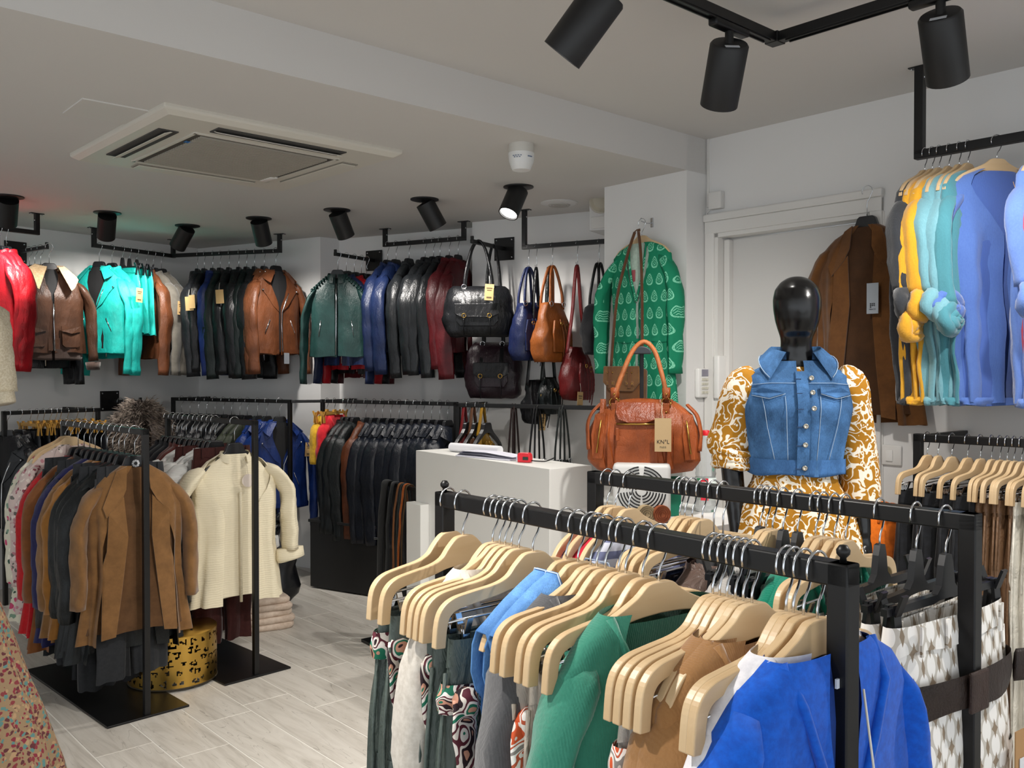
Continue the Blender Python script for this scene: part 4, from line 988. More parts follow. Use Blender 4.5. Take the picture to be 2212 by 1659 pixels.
# ================================================================ writing
def text(s, size, m, parent, loc, rot=(PI / 2, 0, 0), name='lettering', align='CENTER', ext=.0004):
    cu = bpy.data.curves.new(name, 'FONT'); cu.body = s; cu.size = size; cu.align_x = align; cu.align_y = 'CENTER'; cu.extrude = ext; cu.resolution_u = 2
    tmp = bpy.data.objects.new('tmp', cu); C.objects.link(tmp); dg = bpy.context.evaluated_depsgraph_get()
    me = bpy.data.meshes.new_from_object(tmp.evaluated_get(dg)); bpy.data.objects.remove(tmp); me.name = name
    me.materials.clear(); me.materials.append(None)
    o = inst(name, me, m, parent); o.location = loc; o.rotation_euler = rot; return o

# ================================================================ bags
def ring(c, r, th, ax='y', n=14):
    pts = []
    for i in range(n + 1):
        a = 2 * PI * i / n; u, w = r * math.cos(a), r * math.sin(a)
        pts.append((c[0] + u, c[1], c[2] + w) if ax == 'y' else (c[0], c[1] + u, c[2] + w))
    return pts
def bag(label, loc, rz, w, h, d, hh, m, style='tote', hw=.22, handles=2, trim=None, tagp=None, seed=0, group=None, hr=.009):
    t = thing('handbag', label, 'handbag', loc, rz, group); trim = trim or m
    zt = -hh
    keys = [(zt, w * .36, d * .12), (zt - h * .06, w * .42, d * .3), (zt - h * .22, w * .48, d * .44), (zt - h * .6, w * .52, d * .52), (zt - h * .9, w * .49, d * .46), (zt - h, w * .42, d * .36)]
    if style == 'pouch': keys = [(zt, w * .26, d * .2), (zt - h * .08, w * .30, d * .26), (zt - h * .2, w * .36, d * .34), (zt - h * .6, w * .5, d * .5), (zt - h * .88, w * .5, d * .48), (zt - h, w * .4, d * .38)]
    zz = [keys[0][0] + (keys[-1][0] - keys[0][0]) * i / 14 for i in range(15)]; n = 34; rows = []; rg = random.Random(seed); p1 = rg.random() * 6
    for z in zz:
        a, b = prof(keys, z); rows.append([(sup(2 * PI * j / n, a, b, 3.0)[0], sup(2 * PI * j / n, a, b, 3.0)[1] + .006 * math.sin(9 * j / n * 2 * PI / 2 + p1), z) for j in range(n)])
    MB().rows(rows, True, True, True).wrinkle(.017, 12, seed).wrinkle(.007, 32, seed + 1).build('body', m, t)
    def F_(x, z, off=.008):
        a, b = prof(keys, z); q = min(abs(x) / a, .97); return -b * (1 - q ** 3) ** (1 / 3) - off
    def P_(pts, off, th=.006):
        k = len(pts); f = [(x, F_(x, z, off), z) for x, z in pts]; g = [(x, F_(x, z, off - th), z) for x, z in pts]
        return MB().add(f + g, [tuple(range(k)), tuple(range(2 * k - 1, k - 1, -1))] + [(i, i + k, (i + 1) % k + k, (i + 1) % k) for i in range(k)])
    x0 = w * hw
    if handles == 2:
        for s in (-1, 1):
            pts = bez([(-x0, s * d * .22, zt - h * .10), (-x0 * .92, s * d * .2, zt + hh * .25), (-x0 * .5, s * d * .10, zt + hh * .8), (0, s * .012, -.002), (x0 * .5, s * d * .10, zt + hh * .8), (x0 * .92, s * d * .2, zt + hh * .25), (x0, s * d * .22, zt - h * .10)], 5)
            MB().tube(pts, hr, 8).build('handle', trim, t)
        for s in (-1, 1): MB().tube(ring((s * x0, -d * .26, zt - h * .02), .015, .003), .0026, 6).build('ring', chrome(), t)
    else:
        pts = bez([(-w * .42, 0, zt - h * .12), (-w * .2, 0, zt + hh * .4), (0, 0, -.002), (w * .2, 0, zt + hh * .4), (w * .42, 0, zt - h * .12)], 6)
        MB().tube(pts, .003, 6, .014).build('strap', trim, t)
    if style in ('duffel', 'tote'):
        P_([(-w * .30, zt - h * .42), (w * .28, zt - h * .42), (w * .30, zt - h * .70), (w * .24, zt - h * .80), (-w * .24, zt - h * .80), (-w * .30, zt - h * .70)], .022, .02).build('front_pocket', m, t, False, .004)
        P_([(-w * .32, zt - h * .36), (w * .31, zt - h * .36), (w * .32, zt - h * .56), (w * .2, zt - h * .63), (-w * .22, zt - h * .63), (-w * .32, zt - h * .56)], .030, .008).build('pocket_flap', trim, t, False, .003)
        for s in (-1, 1):
            P_([(s * x0 - .012, zt - h * .02), (s * x0 + .012, zt - h * .02), (s * x0 + .012, zt - h * .36), (s * x0 - .012, zt - h * .36)], .014, .008).build('tab', trim, t, False, .002)
            MB().tube([(s * w * .18, F_(w * .18, zt - h * .62, .034), zt - h * .6), (s * w * .19, F_(w * .19, zt - h * .8, .03), zt - h * .82), (s * w * .185, F_(w * .18, zt - h * .9, .02), zt - h * 1.0)], .003, 6, .008).build('tie', trim, t)
            MB().tube(ring((s * w * .18, F_(w * .18, zt - h * .6, .036), zt - h * .6), .013, .003), .0028, 6).build('buckle', brass(), t)
    else:
        P_([(-w * .22, zt - h * .30), (w * .22, zt - h * .30), (w * .30, zt - h * .52), (w * .30, zt - h * .84), (-w * .30, zt - h * .84), (-w * .30, zt - h * .52)], .018, .016).build('front_pocket', m, t, False, .005)
        for k, s in enumerate((-1, 0, 1)):
            MB().tube(bez([(s * .025, F_(.02, zt - h * .3, .02), zt - h * .28), (s * .03 + .006, F_(.03, zt - h * .6, .03), zt - h * .62), (s * .02, F_(.03, zt - h * .9, .025), zt - h * (1.0 + .05 * k))], 4), .003, 6).build('tie', trim, t)
        MB().tube(ring((.02, F_(.02, zt - h * .4, .028), zt - h * .42), .016, .003), .003, 6).build('buckle', brass(), t)
        MB().tube(ring((-.03, F_(.02, zt - h * .45, .028), zt - h * .36), .010, .003), .0026, 6).build('buckle', brass(), t)
    if tagp: add_tag(t, tagp)
    return t
def s_hook(R, px, label, L=.12):
    p, rz = R.frame(px); t = None
    pts = bez([(-.02, 0, -.004), (0, 0, .018), (.018, 0, .0), (.006, 0, -L * .5), (.012, 0, -L + .02), (0, 0, -L - .012), (-.016, 0, -L + .004)], 5)
    o = MB().tube(pts, .0022, 6).build('s_hook', chrome(), None, loc=p, rz=rz); tag(o, label, 'hook', 'bag hooks on the ceiling rail')
    return p + Vector((0, 0, -L - .008)), rz
BLK3 = leather('#17181b', .32); COG = leather('#bb6030', .42); TANB = leather('#b0622a', .42)
p = onarm(K3, .80); p.z += .014
bag('black leather duffel bag with kraft tag on the wall bracket', p, K3.rz + .45, .44, .32, .20, .29, BLK3, 'duffel', .20, 2, None, (.085, -.155, -.24), 3)
p = onarm(K3, .35); p.z += .013
bag('dark plum slouchy handbag hanging below the black duffel', p, K3.rz + .35, .36, .36, .18, .64, leather('#2a1820', .34), 'duffel', .18, 2, BLK3, None, 5, None, .007)
q, rz = s_hook(R10, 1141, 'steel hook of the navy handbag'); bag('navy leather handbag hanging end-on from a steel hook', q, rz - .5, .25, .36, .17, .22, leather('#1f2a55', .36), 'pouch', .2, 2, None, None, 6)
q, rz = s_hook(R10, 1158, 'steel hook of the small black bags'); bag('small black backpack bag on a long strap below the navy bag', q, rz - .3, .19, .27, .12, .70, BLK3, 'pouch', .2, 1, None, (-.02, -.08, -.86), 7)
q, rz = s_hook(R10, 1192, 'steel hook of the tan handbag'); bag('tan leather bucket bag with braided handles and metal rings', q, rz - .25, .29, .36, .18, .23, TANB, 'pouch', .2, 2, None, None, 8)
bag('small black pouch bag below the tan bucket bag', q + Vector((-.02, .03, 0)), rz - .2, .16, .23, .11, .68, leather('#131a1a', .34), 'pouch', .2, 1, None, None, 9)
q, rz = s_hook(R10, 1246, 'steel hook of the red shoulder bag'); bag('dark red drawstring bag on a long red strap', q, rz - .2, .24, .32, .15, .50, leather('#6e1517', .4), 'pouch', .2, 1, leather('#7d1a1c', .45), (-.07, -.08, -.72), 10)
q, rz = s_hook(R10, 1293, 'steel hook of the black handbag by the pillar'); bag('black nylon handbag half hidden by the green dress', q, rz - .1, .26, .30, .15, .25, cloth('#16171b'), 'tote', .2, 2, BLK3, None, 11)
for px, w, h, hh, c, lb in ((1003, .10, .18, .20, '#7a1c20', 'small red beaded bag on the low rail behind the counter'), (1022, .12, .2, .22, '#6a4630', 'small brown suede bag on the low rail behind the counter'),
                            (1043, .12, .2, .18, '#a87e22', 'small mustard bag on the low rail behind the counter'), (1110, .15, .25, .42, '#2a1614', 'dark brown bag with a broad strap behind the counter'),
                            (1160, .22, .28, .34, '#141416', 'black tote with thin straps behind the counter'), (1215, .22, .28, .33, '#2b302f', 'grey-black tote behind the counter end')):
    p, rz = R13.frame(px); p.z += .013
    bag(lb, p, rz - .2, w, h, .09, hh, leather(c, .42), 'pouch', .22, 2 if w > .12 else 1, None, None, int(px), None, .006)
    if px < 1050: hanger('plastic', R13.frame(px + 8)[0], rz, 'black plastic hanger at the far end of the bag rail', 'empty hangers on the bag rail')

# ---------------------------------------------------------------- cognac bag on its stand
def desk_pt(a, b, z): c = Vector((.60, 3.76, 0)) + RD * a + DA * b; c.z = z; return c
ZD = .925
dk = thing('desk', 'white till desk behind the racks', 'desk', desk_pt(0, 0, 0), RZ)
MB().box((0, 0, ZD - .015), (.80, .50, .03)).build('top', plain('#e6e5e2', .5), dk, False, .003)
for s in (-1, 1): MB().box((s * .385, 0, (ZD - .03) / 2), (.03, .48, ZD - .03)).build('side_panel', plain('#dedcd8', .5), dk, False, .002)
MB().box((0, .2, .5), (.74, .02, .8)).build('back_panel', plain('#dedcd8', .5), dk, False)
bp = at(1391, 740, 3.62); BZ = bp.z
st = thing('bag_stand', 'black metal bag stand with rounded hook plate behind the cognac bag', 'bag stand', (bp.x, bp.y + .06, ZD), -.14)
MB().box((0, 0, .004), (.20, .16, .008)).build('base', BM, st, False, .003)
MB().box((0, 0, (BZ - ZD) / 2 - .02), (.016, .016, BZ - ZD - .04)).build('pole', BM, st, False, .002)
m = MB().prism([(.038 * math.cos(a), .030 * math.sin(a) + BZ - ZD - .045) for a in [PI * i / 12 for i in range(13)]] , -.075, .01); m.build('hook_plate', plain('#23262c', .5), st, False, .003)
cb = thing('handbag', 'large cognac leather handbag with flap, brass rings and kraft tag on a stand', 'handbag', (bp.x, bp.y, BZ), -.16)
w, h, d, zt = .45, .295, .20, -.225
keys = [(zt, .12, .03), (zt - .03, .185, .062), (zt - .08, .212, .085), (zt - .17, .226, .10), (zt - .25, .22, .095), (zt - h, .19, .075)]
rows = []; n = 48
for i in range(19):
    z = zt - h * i / 18; a, b = prof(keys, z); row = []
    for j in range(n):
        an = 2 * PI * j / n; x, y = sup(an, a, b, 3.2); u = i / 18
        y += .004 * math.sin(14 * an) * (1 - abs(x) / a); row.append((x, y, z - .035 * (abs(x) / .22) ** 3 * (1 - u) * 1.6 + .02 * (abs(x) / .22) ** 2 * u))
    rows.append(row)
MB().rows(rows, True, True, True).wrinkle(.012, 13, 3).build('body', COG, cb)
def cf(x, z, off): a, b = prof(keys, z); q = min(abs(x) / a, .97); return -b * (1 - q ** 3.2) ** (1 / 3.2) - off
def cpatch(pts, off, th=.006):
    k = len(pts); f = [(x, cf(x, z, off), z) for x, z in pts]; g = [(x, cf(x, z, off - th), z) for x, z in pts]
    return MB().add(f + g, [tuple(range(k)), tuple(range(2 * k - 1, k - 1, -1))] + [(i, i + k, (i + 1) % k + k, (i + 1) % k) for i in range(k)])
cpatch([(-.105, zt - .01), (.045, zt - .01), (.05, zt - .05), (.045, zt - .078), (.01, zt - .09), (-.06, zt - .09), (-.098, zt - .078), (-.108, zt - .05)], .022, .010).build('front_flap', leather('#ae5532', .34), cb, False, .003)
cpatch([(-.11, zt - .09), (.055, zt - .09), (.058, zt - .255), (-.112, zt - .255)], .012, .010).build('front_pocket', COG, cb, False, .004)
MB().tube([(x, cf(x, zt - .095, .016), zt - .095) for x in (-.105, -.05, 0, .05)], .004, 6).build('zipper', brass(), cb)
MB().box((-.10, cf(-.1, zt - .13, .020), zt - .135), (.012, .004, .05)).build('zip_pull', COG, cb, False, .002)
for s, x in ((-1, -.125), (1, .072)):
    for dx in (0, -.035 if s < 0 else .03):
        cpatch([(x + dx - .012, zt - .0), (x + dx + .012, zt - .0), (x + dx + .014, zt - .14), (x + dx + .014, zt - .27), (x + dx - .014, zt - .27), (x + dx - .014, zt - .14)], .018 if dx == 0 else .010, .007).build('side_strap', COG, cb, False, .002)
for sy in (-1, 1):
    pts = bez([(-.115, sy * .05, zt + .005), (-.108, sy * .048, zt + .035), (-.085, sy * .035, zt + .10), (-.045, sy * .014, zt + .19), (0, sy * .012, zt + .228), (.042, sy * .014, zt + .19), (.07, sy * .035, zt + .10), (.085, sy * .05, zt + .035), (.088, sy * .052, zt + .005)], 5)
    MB().tube(pts, .0095, 9).build('handle', leather('#cc7a46', .45), cb)
    for x in (-.115, .088):
        MB().tube([(x, sy * .051, zt + .045), (x, sy * .053, zt - .002)], .016, 8, .006).build('handle_tab', COG, cb, True, .0)
        MB().tube(ring((x, sy * .055, zt - .012), .018, .003), .003, 6).build('ring', brass(), cb)
        MB().box((x, sy * .058 - .0, zt - .04), (.026, .008, .05)).build('ring_tab', COG, cb, False, .003)
        m = MB(); m.ell((x, sy * .060 + (-.004 if sy < 0 else .004), zt + .02), (.0045, .003, .0045), 8, 5); m.ell((x, sy * .064, zt - .05), (.0045, .003, .0045), 8, 5); m.build('rivet', brass(), cb)
for s in (-1, 1):
    MB().tube(bez([(s * .17, -.02, zt - .02), (s * .205, -.04, zt - .06), (s * .222, -.05, zt - .12), (s * .215, -.06, zt - .20)], 4), .012, 8, .006).wrinkle(.006, 20, 2).build('gusset_fold', COG, cb)
    cpatch([(s * .15, zt - .05), (s * .19, zt - .06), (s * .205, zt - .14), (s * .20, zt - .235), (s * .16, zt - .235), (s * .15, zt - .14)], .010, .008).build('side_pocket', COG, cb, False, .003)
    MB().tube([(s * .165, cf(.165, zt - .09, .014), zt - .08), (s * .182, cf(.182, zt - .2, .014), zt - .21)], .0035, 6).build('zipper', brass(), cb)
kt = MB().box((.075, -.142, zt - .133), (.063, .002, .128)).build('price_tag', plain('#c8ab80', .8), cb, False)
text("KN\u00b0L", .021, plain('#33302c', .7), kt, (.075, -.1435, zt - .160)); text('PARIS', .010, plain('#7d735f', .7), kt, (.075, -.1435, zt - .180))
MB().tube([(.072, -.075, zt - .01), (.07, -.12, zt - .045), (.075, -.141, zt - .075)], .0014, 5).build('tag_string', plain('#cdbfa6', .8), cb)
# items on the desk
b = at(1524, 1100, 3.72); b.z = ZD
PET = NT('clear_plastic'); PET.b.inputs['Transmission Weight'].default_value = .9; PET.b.inputs['IOR'].default_value = 1.12; PET = PET.done((.93, .97, .99, 1), .12, 0, .5)
bt = thing('water_bottle', 'clear plastic water bottle with red cap beside the cognac bag', 'bottle', b, -.3)
pr_ = [(.03, 0), (.042, .006)] + [(.0425 - .003 * (k % 2), .012 + .012 * k) for k in range(17)] + [(.041, .22), (.034, .255), (.02, .285), (.014, .30), (.0135, .315)]
MB().lathe(pr_, 28).build('bottle_body', PET, bt)
MB().lathe([(.0155, .312), (.0155, .330), (.013, .333), (0, .333)], 20).build('cap', plain('#d8232e', .4), bt, True, auto=True)
MB().lathe([(.0436, .05), (.0438, .095), (.0436, .14)], 28).build('label', plain('#cfd9d4', .4), bt)
MB().box((0, -.0437, .095), (.03, .002, .09)).build('label_panel', plain('#d4263a', .4), bt, False)
text('Vittel', .027, plain('#f4f1ee', .5), bt, (0, -.0452, .098), (PI / 2, -PI / 2, 0))
MB().box((-.024, -.040, .12), (.014, .004, .04)).build('label_panel', plain('#2e7d4f', .4), bt, False)
f = at(1386, 1062, 3.5); fz = ZD
fh = thing('fan_heater', 'white fan heater with round slotted grille under the cognac bag', 'heater', (f.x, f.y, fz), -.15)
MB().box((0, 0, .11), (.22, .10, .22)).build('housing', plain('#d8d8d5', .45), fh, True, .015)
m = MB()
for k in range(7):
    r = .022 + k * .0115
    for q in range(4):
        a0 = q * PI / 2 + .12; m.tube([(r * math.cos(a0 + (PI / 2 - .24) * i / 7), -.0505, .12 + r * math.sin(a0 + (PI / 2 - .24) * i / 7)) for i in range(8)], .0028, 5)
m.build('grille_slots', plain('#16171a', .6), fh)
for px, py, L, c, c2, lb in ((1432, 1125, .22, '#6e2e18', '#9c5532', 'rolled rust coloured leather sample on the desk'), (1399, 1118, .2, '#3a322b', '#b9a27c', 'rolled dark leather sample next to the rust roll')):
    p = at(px, py, 3.42); p.z = ZD + .034
    t = thing('leather_roll', lb, 'roll', p, .2)
    m = MB(); pts = []
    for i in range(46): a = i * .5; r = .006 + .0013 * i * .48; pts.append((r * math.cos(a), 0, r * math.sin(a)))
    rows = [[(x, -.0, z) for x, _, z in pts], [(x, L, z) for x, _, z in pts]]; MB().rows(rows, False).build('spiral', plain(c, .6), t)
    MB().tube([(0, .004, 0), (0, L, 0)], .034, 18).build('outer_wrap', plain(c2, .6), t, True, auto=True)
gp = at(1456, 1085, 3.6); gp.z = ZD
t = thing('green_pouch', 'green plastic pouch standing behind the rack hooks', 'pouch', gp, .1)
MB().prism([(-.025, 0), (.025, 0), (.028, .14), (-.028, .15)], -.012, .012).wrinkle(.006, 20, 1).build('pouch', plain('#0f7f62', .4), t, False, .004)
MB().box((0, 0, .152), (.05, .006, .012)).build('seal', plain('#0c6a52', .4), t, False)

# ---------------------------------------------------------------- white counter
a, b = Vector((-.488, 4.60, 0)), Vector((.154, 3.72, 0)); dv = (b - a).normalized(); nv = Vector((-dv.y, dv.x, 0)); mid = (a + b) / 2 + nv * .115; LC = (b - a).length
ct = thing('display_counter', 'tall narrow white counter behind the wooden hangers', 'counter', mid, math.atan2(dv.y, dv.x))
CW = plain('#e4e3de', .5)
MB().box((0, 0, .55), (LC, .23, 1.098)).build('carcass', CW, ct, False, .002); MB().box((-LC / 2 + .06, -.14, .42), (.14, .05, .84)).build('side_shelf', CW, ct, False, .002)
def ctp(u, v, z=1.10): q = mid + dv * u + nv * v; q.z = z; return q
ZC = 1.10; cr = math.atan2(dv.y, dv.x)
t = thing('paper_roll', 'rolled white paper lying on the counter', 'paper', ctp(-.22, .03, ZC + .022), cr + .25)
MB().tube([(-.16, 0, 0), (.16, 0, 0)], .022, 18).build('roll', plain('#eeeef2', .7), t, True, auto=True)
MB().tube([(-.162, 0, 0), (-.155, 0, 0)], .012, 12).build('roll_core', plain('#b9b9c2', .8), t)
t = thing('folded_papers', 'folded pale papers on the counter beside the paper roll', 'paper', ctp(.0, -.02, ZC), cr + .2)
for k, (dx, th) in enumerate(((0, .012), (.02, .010))):
    rows = [[(-.17 + dx, y, .003 + k * .010), (-.15 + dx, y, .012 + k * .012), (.0 + dx, y, .014 + k * .012), (.17 + dx, y, .004 + k * .010)] for y in (-.07, -.02, .05 - .02 * k)]
    m = MB().rows(rows, False); rows2 = [[(x, y, z + .002) for x, y, z in r] for r in rows]; m.rows(rows2, False); m.build('sheet', plain('#dcdce8', .7), t)
MB().box((0, 0, .003), (.34, .15, .006)).build('sheet_pile', plain('#e3e3ee', .7), t, False)
t = thing('tape_measure', 'red tape measure with black strap on the counter', 'tape measure', ctp(.27, -.035, ZC), cr + .5)
MB().prism([(-.030, 0), (.030, 0), (.032, .01), (.030, .034), (.022, .042), (-.024, .042), (-.031, .034)], -.016, .016).build('case', plain('#dc2230', .4), t, False, .004)
MB().box((.010, -.017, .018), (.026, .003, .014)).build('lock_button', plain('#20352a', .5), t, False, .002); MB().box((-.034, 0, .014), (.008, .018, .018)).build('blade_end', chrome(), t, False)
MB().tube(bez([(.03, 0, .008), (.06, .01, .006), (.09, .03, .006), (.12, .05, .02)], 4), .003, 6).build('strap', plain('#1b1c1e', .7), t)

# ---------------------------------------------------------------- crate, black stool drapes
c0 = atz(668, 1270, 0); bx = MB()
cr_ = thing('storage_crate', 'matt black storage crate under the black leather jackets', 'crate', (c0.x, c0.y, 0), math.atan2(-.5, .866))
MB().box((.40, .30, .235), (.80, .58, .45)).build('body', plain('#0d0d0e', .6), cr_, False, .004); MB().box((.40, .30, .468), (.82, .60, .02)).build('lid', plain('#111112', .5), cr_, False, .003)
MB().box((.60, -.006, .40), (.05, .012, .012)).build('latch', chrome(), cr_, False, .002)
ds = at(862, 1050, 4.95); zb = ds.z
sd = thing('scarf_stand', 'low black stand of belts and scarves beside the counter', 'stand', (ds.x, ds.y, 0), math.atan2(dv.y, dv.x))
MB().box((0, 0, zb), (.34, .02, .02)).build('bar', BM, sd, False); 
for s in (-1, 1): MB().box((s * .16, 0, zb / 2), (.02, .02, zb)).build('post', BM, sd, False)
MB().box((0, 0, .008), (.36, .28, .016)).build('base', BM, sd, False)
for k, (u, wd_, L, c, lb, nm) in enumerate(((-.12, .07, .62, '#121315', 'wide black scarf draped on the low stand', 'scarf'), (-.035, .04, .55, '#1b1d1f', 'black woven scarf on the low stand', 'scarf'), (.03, .02, .50, '#9a6238', 'tan leather belt draped on the low stand', 'belt'), (.062, .018, .55, '#2d3532', 'dark grey belt draped on the low stand', 'belt'), (.095, .02, .52, '#a8561d', 'orange fringed scarf on the low stand', 'scarf'), (.125, .016, .50, '#5a4326', 'brown belt draped on the low stand', 'belt'))):
    p = sd.location + Vector((math.cos(sd.rotation_euler.z), math.sin(sd.rotation_euler.z), 0)) * u
    pts = [(0, -.06, zb - L), (0, -.05, zb - L * .4), (0, -.03, zb - .03)] + [(0, .022 * math.sin(q), zb + .004 + .016 * math.cos(q)) for q in (-1.3, -.6, 0, .6, 1.3)] + [(0, .03, zb - .03), (0, .05, zb - L * .4), (0, .06, zb - L * .9)]
    o = MB().tube(bez(pts, 3), wd_ / 2, 10, .004, True, (0, 1, 0)).wrinkle(.006, 12, k).build(nm, leather(c, .5) if nm == 'belt' else cloth(c), None, loc=(p.x, p.y, 0), rz=sd.rotation_euler.z); tag(o, lb, nm)

# ---------------------------------------------------------------- gold stool, folded clothes, black sack
gs = thing('gold_stool', 'round gold metal stool with leopard cut-outs on the rack base', 'stool', (-1.652, 4.40, .010))
GOLD = plain('#c8a04e', .28, 1.0); m = MB(); n, mm, r, hgt = 200, 44, .205, .245; vid = {}; rl = random.Random(5)
spots = []
for iy in range(5):
    for ix in range(26): spots.append(((ix + .5 * (iy % 2) + rl.uniform(-.2, .2)) * 2 * PI * r / 26, .03 + iy * .047 + rl.uniform(-.008, .008), rl.uniform(.012, .018), rl.uniform(0, 6.28), rl.random()))
def hole(s, z):
    for cx, cz, rr, an, ty in spots:
        dx = (s - cx + PI * r) % (2 * PI * r) - PI * r
        if abs(dx) > .02 or abs(z - cz) > .02: continue
        q = math.hypot(dx, z - cz) * (1 + .25 * math.sin(3 * math.atan2(z - cz, dx) + an)); aa = (math.atan2(z - cz, dx) - an) % (2 * PI)
        if ty < .7 and rr * .45 < q < rr and aa > 1.6: return True
        if ty >= .7 and q < rr * .55: return True
    return False
for i in range(mm):
    for j in range(n):
        z = (i + .5) / mm * hgt; s = (j + .5) / n * 2 * PI * r
        if .012 < z < hgt - .012 and hole(s, z): continue
        a0, a1 = 2 * PI * j / n, 2 * PI * (j + 1) / n; z0, z1 = i / mm * hgt, (i + 1) / mm * hgt
        m.add([(r * math.cos(a0), r * math.sin(a0), z0), (r * math.cos(a1), r * math.sin(a1), z0), (r * math.cos(a1), r * math.sin(a1), z1), (r * math.cos(a0), r * math.sin(a0), z1)], [(0, 1, 2, 3)])
m.build('perforated_side', GOLD, gs, False)
MB().lathe([(.0, hgt + .004), (r - .004, hgt + .004), (r + .001, hgt), (r - .004, hgt - .006), (0, hgt - .006)], 48).build('seat', GOLD, gs, True, auto=True)
MB().lathe([(r - .02, .10), (r - .02, .101)], 32).build('dark_inner_disc', DARK, gs, False)  # dark disc added inside so the cut-outs look shaded
MB().tube([(r * math.cos(2 * PI * i / 40), r * math.sin(2 * PI * i / 40), .004) for i in range(41)], .004, 6).build('base_rim', plain('#2a2212', .6), gs)
m = MB()
for k in range(16): a = rl.uniform(0, 6.28); q = rl.uniform(.03, .17); m.box((q * math.cos(a), q * math.sin(a), hgt + .0045), (.022, .009, .0012), rl.uniform(0, 3))
m.build('seat_cutouts', DARK, gs, False)
fc = at(562, 1368, 5.22); 
for k in range(5):
    L, W2 = .34 - .012 * k, .27 - .01 * k; z0 = .001 + k * .036; rows = []
    for zq, f in ((0, .94), (.012, 1.0), (.026, 1.0), (.037, .93)): rows.append([sup(2 * PI * j / 36, L / 2 * f, W2 / 2 * f, 6) + (zq,) for j in range(36)])
    o = MB().rows(rows, True, True, True).wrinkle(.010, 10, k + 2).build('folded_garment', cloth('#d9c7b6', '#c2ad9a', 30.0, .55, 8.0), None, True, loc=(fc.x - .02 + .01 * (k % 2), fc.y + .10, z0), rz=.5 + .06 * (k % 3)); tag(o, 'folded blush garment in plastic, in the pile on the floor', 'folded clothes', 'folded clothes piled beside the blouse rack')
p = at(603, 1290, 5.75); o = MB().ell((0, 0, .26), (.13, .11, .27), 22, 14).wrinkle(.05, 7, 3).build('black_sack', plain('#101116', .3), None, True, loc=(p.x - .0, p.y, 0)); 
sk = thing('black_sack', 'glossy black plastic sack standing behind the cream blouse', 'bag', (p.x, p.y, 0)); o.parent = sk; o.location = (0, 0, 0); o.name = 'sack'
MB().tube(bez([(0, 0, .48), (.02, .01, .54), (-.02, .0, .58)], 4), [.05, .03, .022, .02, .025, .03, .04, .05, .05], 10).wrinkle(.01, 25, 1).build('tied_neck', plain('#101116', .3), sk)

# ================================================================ door wall and pillar fittings
FRZ = math.atan2(-DA.x, DA.y)                                  # faces the shop from the door wall / pillar
t = thing('light_switch', 'white rocker light switch plate right of the door', 'light switch', rw(.985, 0, 1.135), FRZ)
MB().box((0, -.006, 0), (.088, .012, .088)).build('plate', plain('#dddbd7', .4), t, True, .005); MB().box((-.008, -.014, -.002), (.032, .008, .05)).build('rocker', plain('#e6e4e0', .35), t, True, .004)
kp = P1 + DA * .108; t = thing('alarm_keypad', 'white alarm keypad with small buttons on the pillar side', 'keypad', (kp.x, kp.y, 1.44), math.atan2(DA.y, DA.x))
MB().box((0, -.014, 0), (.082, .028, .15)).build('housing', plain('#e3e2df', .45), t, True, .008); MB().box((.01, -.0295, .052), (.055, .003, .035)).build('display', plain('#8a8794', .3), t, False, .002)
m = MB()
for r in range(4):
    for c in range(4): m.box((-.012 + c * .014, -.030, .018 - r * .022), (.010, .005, .013))
m.build('buttons', plain('#c9c6b8', .5), t, False, .001)
t = thing('junction_box', 'white junction box with cable above the door corner', 'junction box', rw(.075, 0, 2.365), FRZ)
MB().box((0, -.018, 0), (.075, .036, .085)).build('box', plain('#d9d7d3', .5), t, True, .003)
MB().tube(bez([(-.035, -.01, -.035), (-.06, -.012, -.05), (-.068, -.012, -.08), (-.045, -.012, -.115)], 5), .003, 6).build('cable', plain('#d9d7d3', .5), t)
wbm = MB(); wbox(wbm, .01, .02, DZ + .14, ZHIGH, 0, .008); o = wbm.build('cable_duct', TRIMW, None, False); tag(o, 'thin white cable duct running up from the junction box', 'duct')
# suede coat on the door frame
cp = on_line(1871, rw(0, .062), rw(2, .062), DZ + .085)
cp.z += 0.0
hanger('plastic', cp, FRZ, 'black plastic hanger hooked on the door frame')
t = wear(v_coat(76, .86, .225, .05, .62, .35), 'suede_coat', 'dark brown suede coat with wide collar hanging on the door frame', 'coat', cp + Vector((0, 0, PDZ)), FRZ, {'main': suede('#5d3b1c'), 'inner': suede('#3d2613')})
o = MB().box((.0, 0, -.065), (.052, .002, .13)).build('price_tag', plain('#9aa1a8', .5), t, False); o.location = (.07, -.085, -.36)
m = MB()
for k in range(7): m.box((-.008 + (k % 3) * .008, -.002, -.088 - (k // 3) * .007), (.006, .001, .005), 0, 0, .5)
m.build('tag_emblem', plain('#2a2c30', .6), o, False); text('MIACO', .009, plain('#2a2c30', .6), o, (0, -.0015, -.112))
